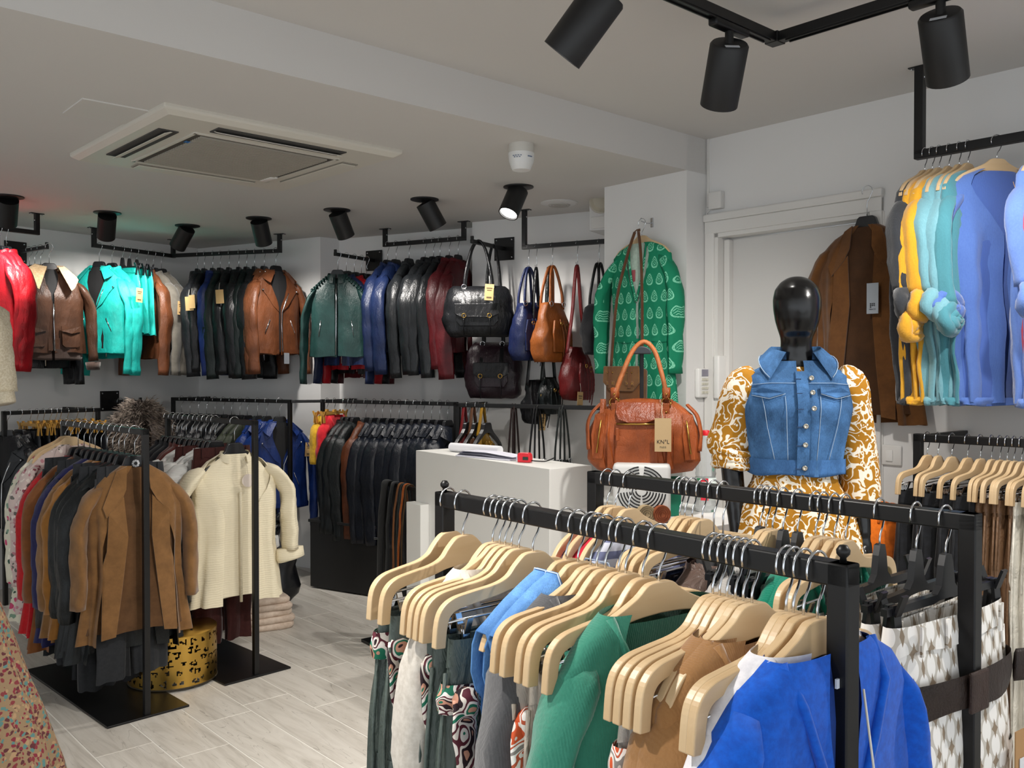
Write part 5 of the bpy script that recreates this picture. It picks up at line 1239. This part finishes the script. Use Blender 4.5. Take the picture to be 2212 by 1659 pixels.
# wall hook and green dress with the satchel
gp = on_line(1386, P0 - DA * .085, P1 - DA * .085, 2.262)
t = thing('wall_hook', 'small chrome wall hook on the pillar', 'hook', gp + DA * .085, FRZ)
MB().box((0, -.004, .012), (.018, .008, .05)).build('back_plate', chrome(), t, False, .003); MB().tube(bez([(0, -.006, .012), (0, -.04, .004), (0, -.090, .012), (0, -.090, .026)], 4), .003, 6).build('prong', chrome(), t)
hp_ = gp.copy(); hanger('coat', hp_, FRZ, 'wooden hanger of the green leaf print dress')
GDR = print_leaf('#0f7a58', '#7fd0ae')
@variant
def v_dress(seed=0):
    W, D = .20, .040; z0 = -.104
    K = [(z0, .075, .03), (z0 - .024, .14, .034), (z0 - .066, .187, .038), (z0 - .2, W, D), (z0 - .48, .185, .038), (z0 - .52, .182, .038), (z0 - .62, .21, .044), (z0 - 1.15, .26, .048)]
    out = [('body', shell(K, lambda u: .02 + 1.6 * max(0, .26 - u), .006, seed, 50, 22, None, 14, 23, .004), 'main', True), ('lining', shell([(z, w * .92, d * .7) for z, w, d in K], lambda u: 0.0, .002, seed, 30, 10), 'inner', True)]
    for s in (-1, 1): out.append(('sleeve', sleeve(s, W - .01, z0 - .09, .62, .052, .05, seed + s, .085 if s < 0 else .035, -.01, .0, .5, 0, 16, 16, .008, .012), 'main', True))
    out.append(('waist_seam', shell([(z0 - .49, .188, .041), (z0 - .5, .189, .042), (z0 - .51, .188, .041)], lambda u: .0, .003, seed, 50, 3, None, 14, 23), 'main', True))
    m = MB()
    for s in (-1, 1): m.tube([(s * .058, -.034, z0 - .005), (s * .05, fy(K, .05, z0 - .1, .004), z0 - .10), (s * .028, fy(K, .03, z0 - .2, .004), z0 - .2), (0, fy(K, 0, z0 - .3, .004), z0 - .30)], .006, 6)
    out.append(('neck_ruffle', m.wrinkle(.004, 40, 2), 'main', True)); return out
t = wear(v_dress(3), 'green_dress', 'green dress with pale leaf motifs hanging on the pillar', 'dress', gp, FRZ, {'main': GDR, 'inner': cloth('#bcd0c2')})
MB().box((0, .0, -.155), (.05, .003, .02)).build('neck_label', plain('#d99a8a', .7), t, False); MB().box((-.03, -.03, -.27), (.022, .002, .06)).build('paper_tag', plain('#a8545a', .6), t, False)
st_ = thing('satchel', 'small brown suede satchel on a long strap in front of the green dress', 'handbag', gp + Vector((0, 0, -.048)) - DA * .012, FRZ)
SAT = suede('#6b4528'); z0 = -.70
MB().box((-.02, -.085, z0 - .10), (.235, .07, .20)).wrinkle(.006, 12, 4).build('body', SAT, st_, True, .015)
m = MB().prism([(-.135, z0 + .012), (.10, z0 + .012), (.105, z0 - .07), (.06, z0 - .115), (-.09, z0 - .115), (-.14, z0 - .07)], -.132, -.121); m.build('flap', suede('#74502f'), st_, False, .004)
for x in (-.085, .045):
    MB().box((x, -.135, z0 - .045), (.022, .006, .11)).build('buckle_strap', SAT, st_, False, .002)
    for dz in (-.0, -.055):
        m = MB()
        for s in (-1, 1): m.ell((x + s * .016, -.136, z0 - .02 + dz), (.004, .003, .004), 8, 5)
        m.build('rivets', brass(), st_)
    MB().box((x, -.134, z0 - .075), (.055, .006, .022)).build('strap_keeper', suede('#7d5733'), st_, False, .002)
for s in (-1, 1):
    MB().tube(bez([(s * .012, -.03, .0), (s * .045 - .0, -.05, -.12), (s * .085 - .01, -.075, -.35), (s * .105 - .02, -.085, -.70)], 6), .010, 8, .003, True, (0, 1, 0)).build('strap', suede('#5a3a24'), st_)
MB().tube([(-.014, -.03, 0), (-.006, -.02, .012), (.006, -.02, .012), (.014, -.03, 0)], .010, 8, .003).build('strap_top', suede('#5a3a24'), st_)

# ================================================================ sweaters on the right ceiling rail
SW = [(1995, '#3a3d42', '#26282c', 'charcoal', 1), (2011, '#dba432', '#c58c20', 'yellow', 2), (2026, '#dba432', '#c58c20', 'yellow', 3), (2047, '#7aa9b4', '#5c8f9c', 'teal', 4), (2069, '#7aa9b4', '#5c8f9c', 'teal', 5), (2088, '#4f8c98', '#3f7884', 'dark teal', 6), (2150, '#5b7bbb', '#4763a8', 'blue', 7), (2256, '#6f8fd0', '#5673b8', 'pale blue', 8), (2278, '#c4526a', '#a83e56', 'coral pink', 9), (2304, '#b48a62', '#9a744e', 'sand', 10)]
for i, (px, c, c2, nm, s) in enumerate(SW):
    lb = {'charcoal': 'charcoal long sweater with knotted sleeves beside the suede coat', 'yellow': 'yellow long sweater with knotted sleeve rosettes', 'teal': 'light teal long sweater with knotted sleeve rosettes', 'dark teal': 'deep teal long sweater squeezed before the blue one', 'blue': 'cornflower blue long sweater with a hanging wooden tag', 'pale blue': 'pale blue long sweater next to the coral one', 'coral pink': 'coral pink long sweater with knotted sleeves', 'sand': 'sand coloured long sweater beside the coral one'}[nm]
    t = hung(R14, px, 'coat', v_sweater(s), 'knit_sweater', lb, 'sweater', {'main': knit(c, c2), 'inner': knit(c2, c2)}, nm + ' knotted sweaters' if nm in ('yellow', 'teal') else None, rot=jit(.06) + (-.55 if nm == 'blue' else -.05))  # inside knit coloured darker so the V-neck reads as shaded
    if nm == 'blue':
        MB().tube([(.02, -.06, -.16), (.03, -.085, -.24), (.03, -.094, -.28)], .0014, 4).build('tag_string', plain('#c9a27a', .8), t)
        MB().prism([(.012, -.30), (.03, -.28), (.048, -.30), (.048, -.375), (.03, -.40), (.012, -.375)], -.099, -.095).build('hang_tag', plain('#8a5a3c', .6), t, False)

# ================================================================ low wall rack of trousers on the right
for px in (2004, 2027, 2057, 2091, 2119, 2143): hung(R3, px, 'wood', v_trousers(5, .98, .19, .026), 'jeans', 'black jeans on a wooden clip hanger below the light switch', 'trousers', {'main': cloth('#131417', '#1d1f24', 60.0, .7)}, 'black jeans on the wall rack', rot=jit(.10), hlabel='wooden clip hanger with black jeans', hgroup='wooden hangers of the black jeans')
for px in (2161, 2177, 2192, 2208, 2224): hung(R3, px, 'wood', v_trousers(6, .98, .185, .022), 'trousers', 'brown trousers on a wooden clip hanger beside the black jeans', 'trousers', {'main': satin('#6a4e36')}, 'brown trousers on the wall rack', rot=jit(.06), hlabel='wooden clip hanger with brown trousers', hgroup='wooden hangers of the brown trousers')
for px in (2243, 2262, 2282): hung(R3, px, 'wood', v_trousers(7, .98, .185, .022), 'trousers', 'off-white trousers on a wooden clip hanger beside the brown ones', 'trousers', {'main': satin('#d6d2c6')}, 'off-white trousers on the wall rack', rot=jit(.06), hlabel='wooden clip hanger with off-white trousers', hgroup='wooden hangers of the off-white trousers')
p = at(1916, 1175, 3.42)
t = thing('step_stool', 'small white stool behind the mannequin', 'stool', (p.x, p.y, 0), .3)
MB().box((0, 0, .415), (.30, .24, .03)).build('seat', TRIMW, t, False, .004)
for sx in (-1, 1):
    for sy in (-1, 1): MB().box((sx * .12, sy * .09, .20), (.03, .03, .40)).build('leg', TRIMW, t, False, .002)
t = thing('tote_bag', 'orange fabric tote standing behind the mannequin', 'handbag', Vector((p.x, p.y, .43)), .3)
MB().rows([[sup(2 * PI * j / 28, a_, b_, 4) + (z_,) for j in range(28)] for z_, a_, b_ in ((.0, .11, .06), (.03, .125, .075), (.2, .125, .065), (.42, .115, .03), (.53, .11, .012))], True, True, True).wrinkle(.010, 9, 2).build('body', cloth('#d5690f'), t)
for s_ in (-1, 1): MB().tube(bez([(-.05, s_ * .014, .50), (-.04, s_ * .02, .55), (0, s_ * .022, .57), (.04, s_ * .02, .55), (.05, s_ * .014, .50)], 5), .007, 6, .003).build('handle', cloth('#d5690f'), t)

# ================================================================ mannequin with dress and denim vest
MX = thing('mannequin', 'glossy black egg-head mannequin wearing the vest and dress', 'mannequin', (.945, 3.02, 0), -.12)
prf = [(.80, .165, .11, 0), (.92, .172, .115, 0), (1.02, .15, .10, 0), (1.13, .118, .085, 0), (1.22, .128, .092, -.005), (1.33, .148, .108, -.018), (1.40, .158, .10, -.012), (1.455, .165, .078, 0), (1.495, .135, .06, .004), (1.52, .085, .052, .004), (1.54, .06, .05, .002), (1.585, .05, .05, -.002), (1.612, .052, .056, -.008), (1.632, .060, .072, -.014), (1.665, .070, .085, -.016), (1.705, .0765, .094, -.015), (1.74, .0775, .096, -.012), (1.772, .070, .088, -.008), (1.796, .052, .066, -.004), (1.811, .028, .036, -.002), (1.8155, .004, .006, -.002)]
m = MB().rows([[(a_ * x, yo + b_ * y, z) for x, y in ngon(32)] for z, a_, b_, yo in prf], True, True, True)
for s, el, wr in ((-1, (-.205, .02, 1.20), (-.19, -.03, .95)), (1, (.20, .03, 1.20), (.212, -.02, .96))):
    m.tube(bez([(s * .13, 0, 1.465), (s * .175, .005, 1.43), (s * .19, .015, 1.33), el, ((el[0] + wr[0]) / 2, (el[1] + wr[1]) / 2, (el[2] + wr[2]) / 2), wr], 4), [.05, .05, .049, .048, .047, .046, .044, .043, .042, .041, .040, .039, .038, .038, .037, .036, .034, .032, .030, .028, .026], 14)
    hx, hy, hz = wr; m.tube([(hx, hy, hz), (hx, hy - .01, hz - .05), (hx, hy - .015, hz - .09)], [.024, .032, .028], 10, [.018, .016, .012])
    for k in range(4): m.tube([(hx, hy - .03 + k * .013, hz - .08), (hx, hy - .036 + k * .014, hz - .13), (hx, hy - .03 + k * .014, hz - .16 + .008 * abs(k - 1))], [.0095, .0085, .007], 7)
    m.tube([(hx, hy - .025, hz - .04), (hx - s * .01, hy - .05, hz - .08), (hx - s * .01, hy - .052, hz - .11)], [.011, .009, .007], 7)
for s in (-1, 1): m.tube(bez([(s * .085, 0, .86), (s * .085, 0, .6), (s * .08, .005, .44), (s * .078, .01, .28), (s * .075, .01, .06)], 4), [.085, .083, .08, .076, .072, .066, .06, .054, .05, .05, .05, .049, .046, .042, .038, .034, .032], 14)
o = m.build('figure', plain('#0b0b0c', .24), MX); rm = o.modifiers.new('skin', 'REMESH'); rm.mode = 'VOXEL'; rm.voxel_size = .007; rm.use_smooth_shade = True
sm = o.modifiers.new('smooth', 'SMOOTH'); sm.factor = .5; sm.iterations = 6
for s in (-1, 1): MB().ell((s * .075, -.04, .03), (.035, .10, .03), 12, 8).build('foot', plain('#0b0b0c', .24), MX)
MB().lathe([(.19, 0), (.19, .006), (.185, .009), (0, .009)], 36).build('base', plain('#b9bcc0', .2, 1.0), MX, True, auto=True)
OCH = print_squiggle('#a9741e', '#ece3d2', 24.0, .05)
dr = thing('print_dress', 'mustard dress with white scroll print and puffed sleeves on the mannequin', 'dress', MX.location, -.12)
K = [(1.515, .075, .058), (1.50, .13, .066), (1.47, .168, .080), (1.36, .164, .122), (1.24, .140, .106), (1.16, .128, .098), (1.145, .130, .10), (1.06, .178, .135), (.92, .215, .16), (.62, .25, .19), (.45, .27, .21)]
shell(K, lambda u: .0, .012, 4, 60, 24, None, 13, 22, .004, 2.2).build('bodice_and_skirt', OCH, dr)
def ssl(side, pts, R, seed, amp=.012): return MB().tube(bez(pts, 4), R, 20).wrinkle(amp, 11, seed)
R_ = [.05, .054, .058, .06, .061, .062, .063, .064, .065, .066, .067, .069, .071, .071, .068, .06, .05]
ssl(-1, [(-.13, 0, 1.475), (-.175, .0, 1.44), (-.20, .012, 1.34), (-.212, .015, 1.26), (-.208, .005, 1.215)], R_, 2).build('sleeve', OCH, dr)
R2_ = [.05, .056, .06, .06, .06, .06, .06, .061, .062, .063, .064, .066, .068, .068, .066, .06, .052]
ssl(1, [(.13, 0, 1.475), (.175, .0, 1.44), (.19, .015, 1.32), (.205, .02, 1.18), (.215, .0, 1.02)], R2_, 3).build('sleeve', OCH, dr)
for k in range(3): MB().tube([(-.208 + .054 * math.cos(2 * PI * i / 24), .003 + .055 * math.sin(2 * PI * i / 24), 1.228 - k * .02 + .006 * math.sin(4 * PI * i / 24)) for i in range(25)], .014, 8).wrinkle(.008, 30, k).build('cuff_ruche', OCH, dr)
vt = thing('denim_vest', 'sleeveless blue denim jacket buttoned over the mustard dress', 'vest', MX.location, -.12)
DEN = denim('#426a98', '#24405f'); STC = plain('#9db2c8', .8)
VK = [(1.535, .078, .062), (1.512, .12, .070), (1.485, .178, .086), (1.38, .182, .135), (1.27, .160, .122), (1.20, .150, .112), (1.165, .154, .114)]
shell(VK, lambda u: .03 + .5 * max(0, .14 - u), .004, 6, 56, 22, None, 8, 15, .004, 2.3).build('shell', DEN, vt)
shell([(1.215, .158, .119), (1.19, .158, .118), (1.163, .159, .119)], lambda u: .02, .001, 6, 48, 3, None, 8, 15, .002, 2.3).build('waistband', denim('#3d6596', '#27456b'), vt)
def vfy(x, z, off=.004): w_, d_ = prof(VK, z); q = min(abs(x) / w_, .98); return -d_ * (1 - q ** 2.3) ** (1 / 2.3) - off
def vpatch(pts, off, th=.004):
    k = len(pts); f = [(x, vfy(x, z, off), z) for x, z in pts]; g = [(x, vfy(x, z, off - th), z) for x, z in pts]
    return MB().add(f + g, [tuple(range(k)), tuple(range(2 * k - 1, k - 1, -1))] + [(i, i + k, (i + 1) % k + k, (i + 1) % k) for i in range(k)])
def vline(pts, r=.0011, off=.005): return MB().tube([(x, vfy(x, z, off), z) for x, z in pts], r, 5)
def dens(p, n=5): return [((1 - i / n) * a[0] + i / n * b[0], (1 - i / n) * a[1] + i / n * b[1]) for a, b in zip(p, p[1:]) for i in range(n)] + [p[-1]]
c = collar_fold(.078, .064, 0, .072, .034, .05, .55, 26, .03); c.v = [(x, y, z + 1.583) for x, y, z in c.v]; c.build('collar', DEN, vt)
c = collar_fold(.078, .064, 0, .070, .034, .047, .55, 26, .03); edge = c.v[-27:]; MB().tube([(x, y, z + 1.586) for x, y, z in edge], .0016, 5).build('collar_stitch', STC, vt)
row = [(0.0, z) for z in (1.50, 1.45, 1.40, 1.35, 1.30, 1.25, 1.20, 1.167)]
m = MB(); L_ = [(-.018 + .0, vfy(-.018, z, .008), z) for _, z in row]; R__ = [(.020, vfy(.02, z, .008), z) for _, z in row]; m.rows([L_, R__], False); m.rows([[(x, y + .005, z) for x, y, z in L_], [(x, y + .005, z) for x, y, z in R__]], False); m.build('placket', DEN, vt)
for s in (-1, 1):
    vpatch(dens([(s * .055, 1.452), (s * .155, 1.445), (s * .155, 1.424), (s * .105, 1.414), (s * .055, 1.430)], 3), .013, .006).build('pocket_flap', DEN, vt, False, .002)
    vline(dens([(s * .055, 1.428), (s * .105, 1.412), (s * .155, 1.422)], 4), .001, .0145).build('flap_stitch', STC, vt)
    for x0_, x1_ in ((.055, .045), (.125, .085)): vline(dens([(s * x0_, 1.42), (s * (x0_ * .6 + x1_ * .4), 1.32), (s * x1_, 1.215)], 6), .0011, .0045).build('seam_stitch', STC, vt)
    vline(dens([(s * .02, 1.462), (s * .10, 1.462), (s * .168, 1.455)], 5), .001, .0045).build('yoke_stitch', STC, vt)
for k, z in enumerate((1.478, 1.432, 1.382, 1.325, 1.265, 1.19)):
    x = .004 + (.026 if k in (0, 1, 2) else .002); y = vfy(x, z, .010)
    b = MB().lathe([(.0085, 0), (.0085, .003), (.006, .0045), (.0045, .003), (0, .003)], 14).xf(Matrix.Translation((x, y, z)) @ Matrix.Rotation(PI / 2, 4, 'X')); b.build('button', plain('#b9b3a6', .3, .9), vt)
    MB().box((-.012, vfy(-.012, z, .009), z - .003), (.02, .002, .003)).build('buttonhole', plain('#2b4263', .9), vt, False)

# ================================================================ foreground rack
SLATE = satin('#4a5550'); BEI = satin('#a39a8e'); GREIGE = satin('#8f8a83'); TAU = satin('#6e5844')
BELT1 = print_belt('#e6ddd2', '#2a1a20', '#c9947c', '#1f6f55', '#e9e2da', '#5a2530'); BELT2 = print_belt('#e8e2da', '#c8532c', '#d9cfc6', '#8b8580', '#f0ece6', '#b9573a')
HW = 'wooden hangers on the crowded front rack'
def fr(px, kind, var, name, label, cat, m, group=None, sash=None, rot=0.0, hl=None, **kw):
    t = hung(R1, px, kind, var, name, label, cat, {'main': m} if not isinstance(m, dict) else m, group, hl, None, rot, **kw)
    if sash:
        p, rz = R1.frame(px)
        wear(v_sash(int(px) % 3, .19, .03, -.245 - .012 * (int(px) % 4)), 'sash_belt', sash[0], 'belt', p, rz + rot, {'main': sash[1]}, sash[2])
    return t
SB1 = ('printed fabric sash tied around the slate trousers', BELT1, 'printed sashes on the slate trousers'); SB2 = ('white and orange printed sash tied around the beige trousers', BELT2, 'printed sashes on the beige trousers')
for i, (px, r) in enumerate(((968, .22), (1000, .18), (1064, .10), (1091, .03), (1105, .03), (1121, .02), (1151, .02))):
    lb = {0: 'slate green trousers with printed sash hanging nearest the rack knob', 2: 'slate green trousers with printed sash touching the linen top', 6: 'slate green trousers with knotted printed sash beside the denim dungarees'}.get(i, 'plain slate green trousers without a sash')
    fr(px, 'wood', v_trousers(11 + i % 3, 1.0, .185, .03), 'trousers', lb, 'trousers', SLATE, None if i in (0, 2, 6) else 'plain slate green trousers on the front rack', ({0: 'printed sash on the slate trousers nearest the rack knob', 2: 'printed sash on the slate trousers touching the linen top', 6: 'knotted printed sash beside the denim dungarees'}[i], BELT1, None) if i in (0, 2, 6) else None, r, 'wooden clip hanger holding the ' + lb)
fr(1079, 'coat', v_knit(12, .72, .19, .03, .60), 'linen_top', 'off-white linen top between the slate trousers', 'top', cloth('#cfc9bf', '#bdb6ab', 90.0), rot=.05)
fr(1276, 'coat', v_knit(13, .66, .19, .03, .56), 'knit_sweater', 'charcoal grey knit next to the denim dungarees', 'sweater', knit('#5a5a5c', '#444446'), rot=.02)
for i, px in enumerate((1290, 1308, 1337, 1352, 1389)):
    fr(px, 'wood', v_trousers(14 + i % 3, 1.0, .185, .032), 'trousers', 'shiny beige trousers behind the green sweater', 'trousers', BEI, 'shiny beige trousers on the front rack', SB2 if i == 0 else None, .02 * i - .02, 'wooden clip hanger with shiny beige trousers')
fr(1424, 'coat', v_knit(15, .64, .205, .07, .55, 1.25, .012, .115, .05), 'knit_sweater', 'sea green V-neck knit hanging by its wooden hanger', 'sweater', {'main': knit('#3f8f78', '#2b705c'), 'inner': knit('#1d5a48', '#174a3b')}, rot=-.05)  # darker inside colour puts shade into the V opening
for i, px in enumerate((1541, 1556, 1572, 1590)):
    fr(px, 'wood', v_trousers(17 + i % 2, 1.0, .185, .030), 'trousers', 'greige trousers between green sweater and camel knits', 'trousers', GREIGE, 'greige trousers on the front rack', ('grey and orange printed sash on the greige trousers', BELT2, 'printed sashes on the greige trousers') if i in (0, 2) else None, .02 * i, 'wooden clip hanger with greige trousers')
for px in (1607, 1626): fr(px, 'coat', v_knit(16, .66, .195, .03, .56), 'knit_sweater', 'camel knit sweater beside the greige trousers', 'sweater', knit('#a3794d', '#8c6339'), 'camel knits on the front rack', None, .02)
for i, px in enumerate((1700, 1716)): fr(px, 'wood', v_trousers(18, 1.0, .185, .030), 'trousers', 'taupe brown trousers next to the royal blue top', 'trousers', TAU, 'taupe trousers on the front rack', ('orange and blue printed sash on the taupe trousers', print_belt('#d8d2c8', '#c8622c', '#7fa8a8', '#e9e2d6', '#5a4a3c'), 'printed sashes on the taupe trousers') if i else None, .02, 'wooden clip hanger with taupe trousers')
fr(1738, 'coat', v_knit(19, .70, .20, .04, .5, .5, .010, .10, .045), 'blouse', 'thin white blouse behind the royal blue top', 'blouse', cloth('#e9e8ec', '#d5d4da', 60.0, .9, 14.0), rot=.0)
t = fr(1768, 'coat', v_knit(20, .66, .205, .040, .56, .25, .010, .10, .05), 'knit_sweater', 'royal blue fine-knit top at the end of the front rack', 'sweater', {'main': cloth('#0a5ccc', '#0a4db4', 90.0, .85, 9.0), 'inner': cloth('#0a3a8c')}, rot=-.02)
MB().tube([(.03, -.048, -.15), (.034, -.062, -.26), (.04, -.068, -.36)], .0016, 5).build('tag_string', plain('#d8d4cc', .8), t)
MB().lathe([(.022, -.001), (.022, .001)], 20).xf(Matrix.Translation((.041, -.070, -.382)) @ Matrix.Rotation(PI / 2, 4, 'X')).build('round_tag', plain('#dedad2', .6), t, True, auto=True)
MB().box((.0, -.040, -.135), (.04, .003, .012)).build('neck_tape', plain('#cfd8e6', .7), t, False)
# denim dungarees whose straps hang over two coat hangers
DB_ = denim('#5d8cc4', '#3a68a4'); DBD = denim('#2f5a94', '#1c3a66')
for i, px in enumerate((1223, 1249)):
    p, rz = R1.frame(px); hanger('coat', p, rz + .03, 'wooden hanger with notched ends under the denim straps', 'hangers of the denim dungarees')
    t = thing('dungarees', 'blue denim dungarees with straps over a wooden hanger', 'dungarees', p, rz + .03, 'denim dungarees on the front rack')
    for s in (-1, 1):
        rows = []; prof2 = [(-.034, -.30), (-.032, -.16), (-.030, -.07), (-.022, -.018), (-.010, .006), (.010, .006), (.022, -.018), (.030, -.07), (.032, -.16), (.034, -.30)]
        for k, (y, dz) in enumerate(prof2):
            f = max(0, min(1, (-dz - .05) / .25)); xs = [(.055 + .13 * q / 7) * (1 - f) + (.055 + .07 * q / 7) * f for q in range(8)]
            rows.append([(s * x, y, -.066 - .10 * (x / .189) ** 1.5 * (1 - f) - .06 * f + dz) for x in xs])
        o = MB().rows(rows, False).wrinkle(.003, 22, 5 + i).build('strap', DB_, t); sd_ = o.modifiers.new('thickness', 'SOLIDIFY'); sd_.thickness = .004
        MB().tube([Vector(r[0]) + Vector((s * .006, -.003 if r[0][1] < 0 else .003, .003)) for r in rows], .0014, 4).build('stitch', plain('#b9cbe0', .8), o)
        MB().tube([Vector(r[-1]) + Vector((-s * .006, -.003 if r[0][1] < 0 else .003, .003)) for r in rows], .0014, 4).build('stitch', plain('#b9cbe0', .8), o)
    K_ = [(-.36, .12, .034), (-.39, .12, .032), (-.44, .125, .032), (-.60, .16, .03), (-.70, .19, .04)]
    shell(K_, lambda u: 0.0, .006, 21 + i, 28, 8, None, 5, 9).build('bib', DBD, t)
    for s in (-1, 1):
        mb = shell([(-.66, .10, .04), (-.68, .10, .042), (-.72, .10, .04), (-1.15, .085, .035)], lambda u: 0.0, .008, 22 + i + s, 20, 10, None, 4, 7); mb.v = [(x + s * .095, y, z) for x, y, z in mb.v]; mb.build('leg', DBD, t)
    MB().box((0, -.03, -.50), (.10, .006, .09)).build('bib_pocket', DBD, t, False, .003)

# ================================================================ second rack, in front of the mannequin
def sr(px, kind, var, name, label, cat, m, group=None, rot=0.0, hl=None, hg=None): return hung(R2, px, kind, var, name, label, cat, {'main': m}, group, hl, hg, rot)
STR = stripes('#c8cbd8', '#6f7596')
for i, px in enumerate((1312, 1330, 1359)): sr(px, 'coat', v_shirt(23, .62, .21, .05, .45, .2), 'striped_shirt', ('blue and white striped shirt at the rack end by the counter' if i != 1 else 'red top between the striped shirts'), 'shirt', STR if i != 1 else cloth('#c4283c'), 'striped shirts on the second rack' if i != 1 else None, .04 * i)
for i, px in enumerate((1469, 1480, 1496, 1518)): sr(px, 'wood', v_trousers(24 + i % 2, 1.0, .18, .026), 'trousers', 'navy trousers on wooden hangers before the black hangers', 'trousers', satin('#2b3550') if i % 2 else satin('#3c3a44'), 'navy trousers on the second rack', .02, 'wooden clip hanger with navy trousers', 'wooden hangers of the navy trousers')
for i, px in enumerate((1543, 1563)): sr(px, 'plastic', v_shirt(25, .66, .21, .05, .45, .2), 'blouse', 'taupe satin blouse on a black plastic hanger', 'blouse', satin('#5c4a42'), 'taupe satin blouses', .03)
DIA = print_diamond('#cbc5bb', '#94836f'); 
for i, px in enumerate((1643, 1693, 1724)): sr(px, 'clip', v_trousers(26, 1.0, .18, .026, -.165), 'trousers', 'light blue trousers on a black clip hanger' if i == 0 else 'grey print trousers on a black clip hanger', 'trousers', satin('#8fb0dd') if i == 0 else print_diamond('#b8b2aa', '#7d746a'), None if i == 0 else 'grey print trousers on the second rack', .04)
for i, px in enumerate((1656, 1670)): sr(px, 'coat', v_knit(27, .60, .20, .05, .5), 'knit_sweater', 'light grey knit among the black clip hangers', 'sweater', knit('#b9b6b2', '#a29f9b'), 'light grey knits on the second rack', .02)
for i, px in enumerate((1763, 1780)): sr(px, 'coat', v_knit(28, .60, .20, .05, .5), 'knit_sweater', 'emerald green knit on a wooden hanger in the second rack', 'sweater', knit('#12866c', '#0d6e58'), 'emerald knits on the second rack', .02)
for i, px in enumerate((1804, 1828)): sr(px, 'wood', v_trousers(29, 1.0, .18, .026), 'trousers', 'white trousers beside the diamond print trousers', 'trousers', satin('#d8d6d2'), 'white trousers on the second rack', .03, 'wooden clip hanger with white trousers', 'wooden hangers of the white trousers')
BLT = leather('#3a2c26', .5)
for i, (px, r) in enumerate(((1902, .02), (1981, .0), (2045, -.10))):
    dl = ('diamond print trousers between white trousers and belted pair', 'diamond print trousers in the middle of the belted pairs', 'diamond print trousers with kraft label by the rack post')[i]
    t = sr(px, 'clip', v_trousers(30 + i, 1.0, .185, .032, -.165), 'trousers', dl, 'trousers', DIA, None, r)
    p, rz = R2.frame(px); b = thing('leather_belt', 'dark brown belt on the ' + dl, 'belt', p, rz + r)
    shell([(-.255, .205, .052), (-.285, .207, .054), (-.315, .205, .052)], lambda u: .0, .003, 3 + i, 40, 3, [-.255, -.27, -.285, -.30, -.315], 3, 5, .002, 2.2).build('loop', BLT, b)
    MB().tube(bez([(.19, -.03, -.285), (.235, -.035, -.29), (.29, -.03, -.305), (.335, -.03, -.315)], 4), .004, 8, [.03] * 10 + [.028, .022, .010], True, (0, 0, 1)).build('tongue', BLT, b)
    MB().box((.0, -.06, -.285), (.06, .008, .07)).build('buckle', leather('#4d3a33', .5), b, False, .006)
    if i == 2:
        o = MB().box((.16, -.062, -.45), (.07, .002, .13)).build('kraft_label', plain('#b28a5c', .8), t, False); MB().box((.155, -.0645, -.465), (.035, .001, .06)).build('label_sticker', plain('#dfe0e2', .6), o, False)

# ---------------------------------------------------------------- red cable end on the floor
p0 = atz(812, 1503, 0.006); p1 = atz(870, 1484, 0.006)
o = MB().tube(bez([p0, (p0 + p1) / 2 + Vector((0, .01, 0)), p1, p1 + Vector((.3, .12, 0))], 5), .0055, 8).build('floor_cable', plain('#a8402c', .5)); tag(o, 'red cable lying on the floor beside the slate trousers', 'cable')

# ================================================================ floral dress at the left edge of the picture
RX = rack('black garment rack with the long floral dress', (-2.15, 3.02), (-1.20, 2.02), 1.42, 'b', 'foot', False, .028)
p = RX.a + (RX.b - RX.a) * .60; p.z = 1.42
FL3 = print_floral(8, '#7f6a50', '#6f2430', '#94795a', '#4a6f6c', '#6e2c30', '#4f2529')
hanger('coat', p, RX.rz, 'wooden hanger of the long floral dress')
t = thing('floral_dress', 'long beige dress with small burgundy flowers at the shop entrance side', 'dress', p, RX.rz)
FK = [(-.118, .05, .03), (-.15, .10, .05), (-.19, .14, .06), (-.34, .14, .09), (-.5, .16, .14), (-.97, .31, .30), (-1.36, .40, .38)]
shell(FK, lambda u: .0, .016, 5, 60, 20, None, 11, 19, .004).build('dress', FL3, t)
shell([(-.49, .163, .143), (-.5, .166, .146), (-.51, .165, .145)], lambda u: 0.0, .0, 5, 40, 3).build('waist_band', FL3, t)
for s in (-1, 1): MB().tube([(s * .06, -.01, -.115), (s * .085, -.02, -.13), (s * .10, -.03, -.16)], .006, 6).build('shoulder_tie', FL3, t)
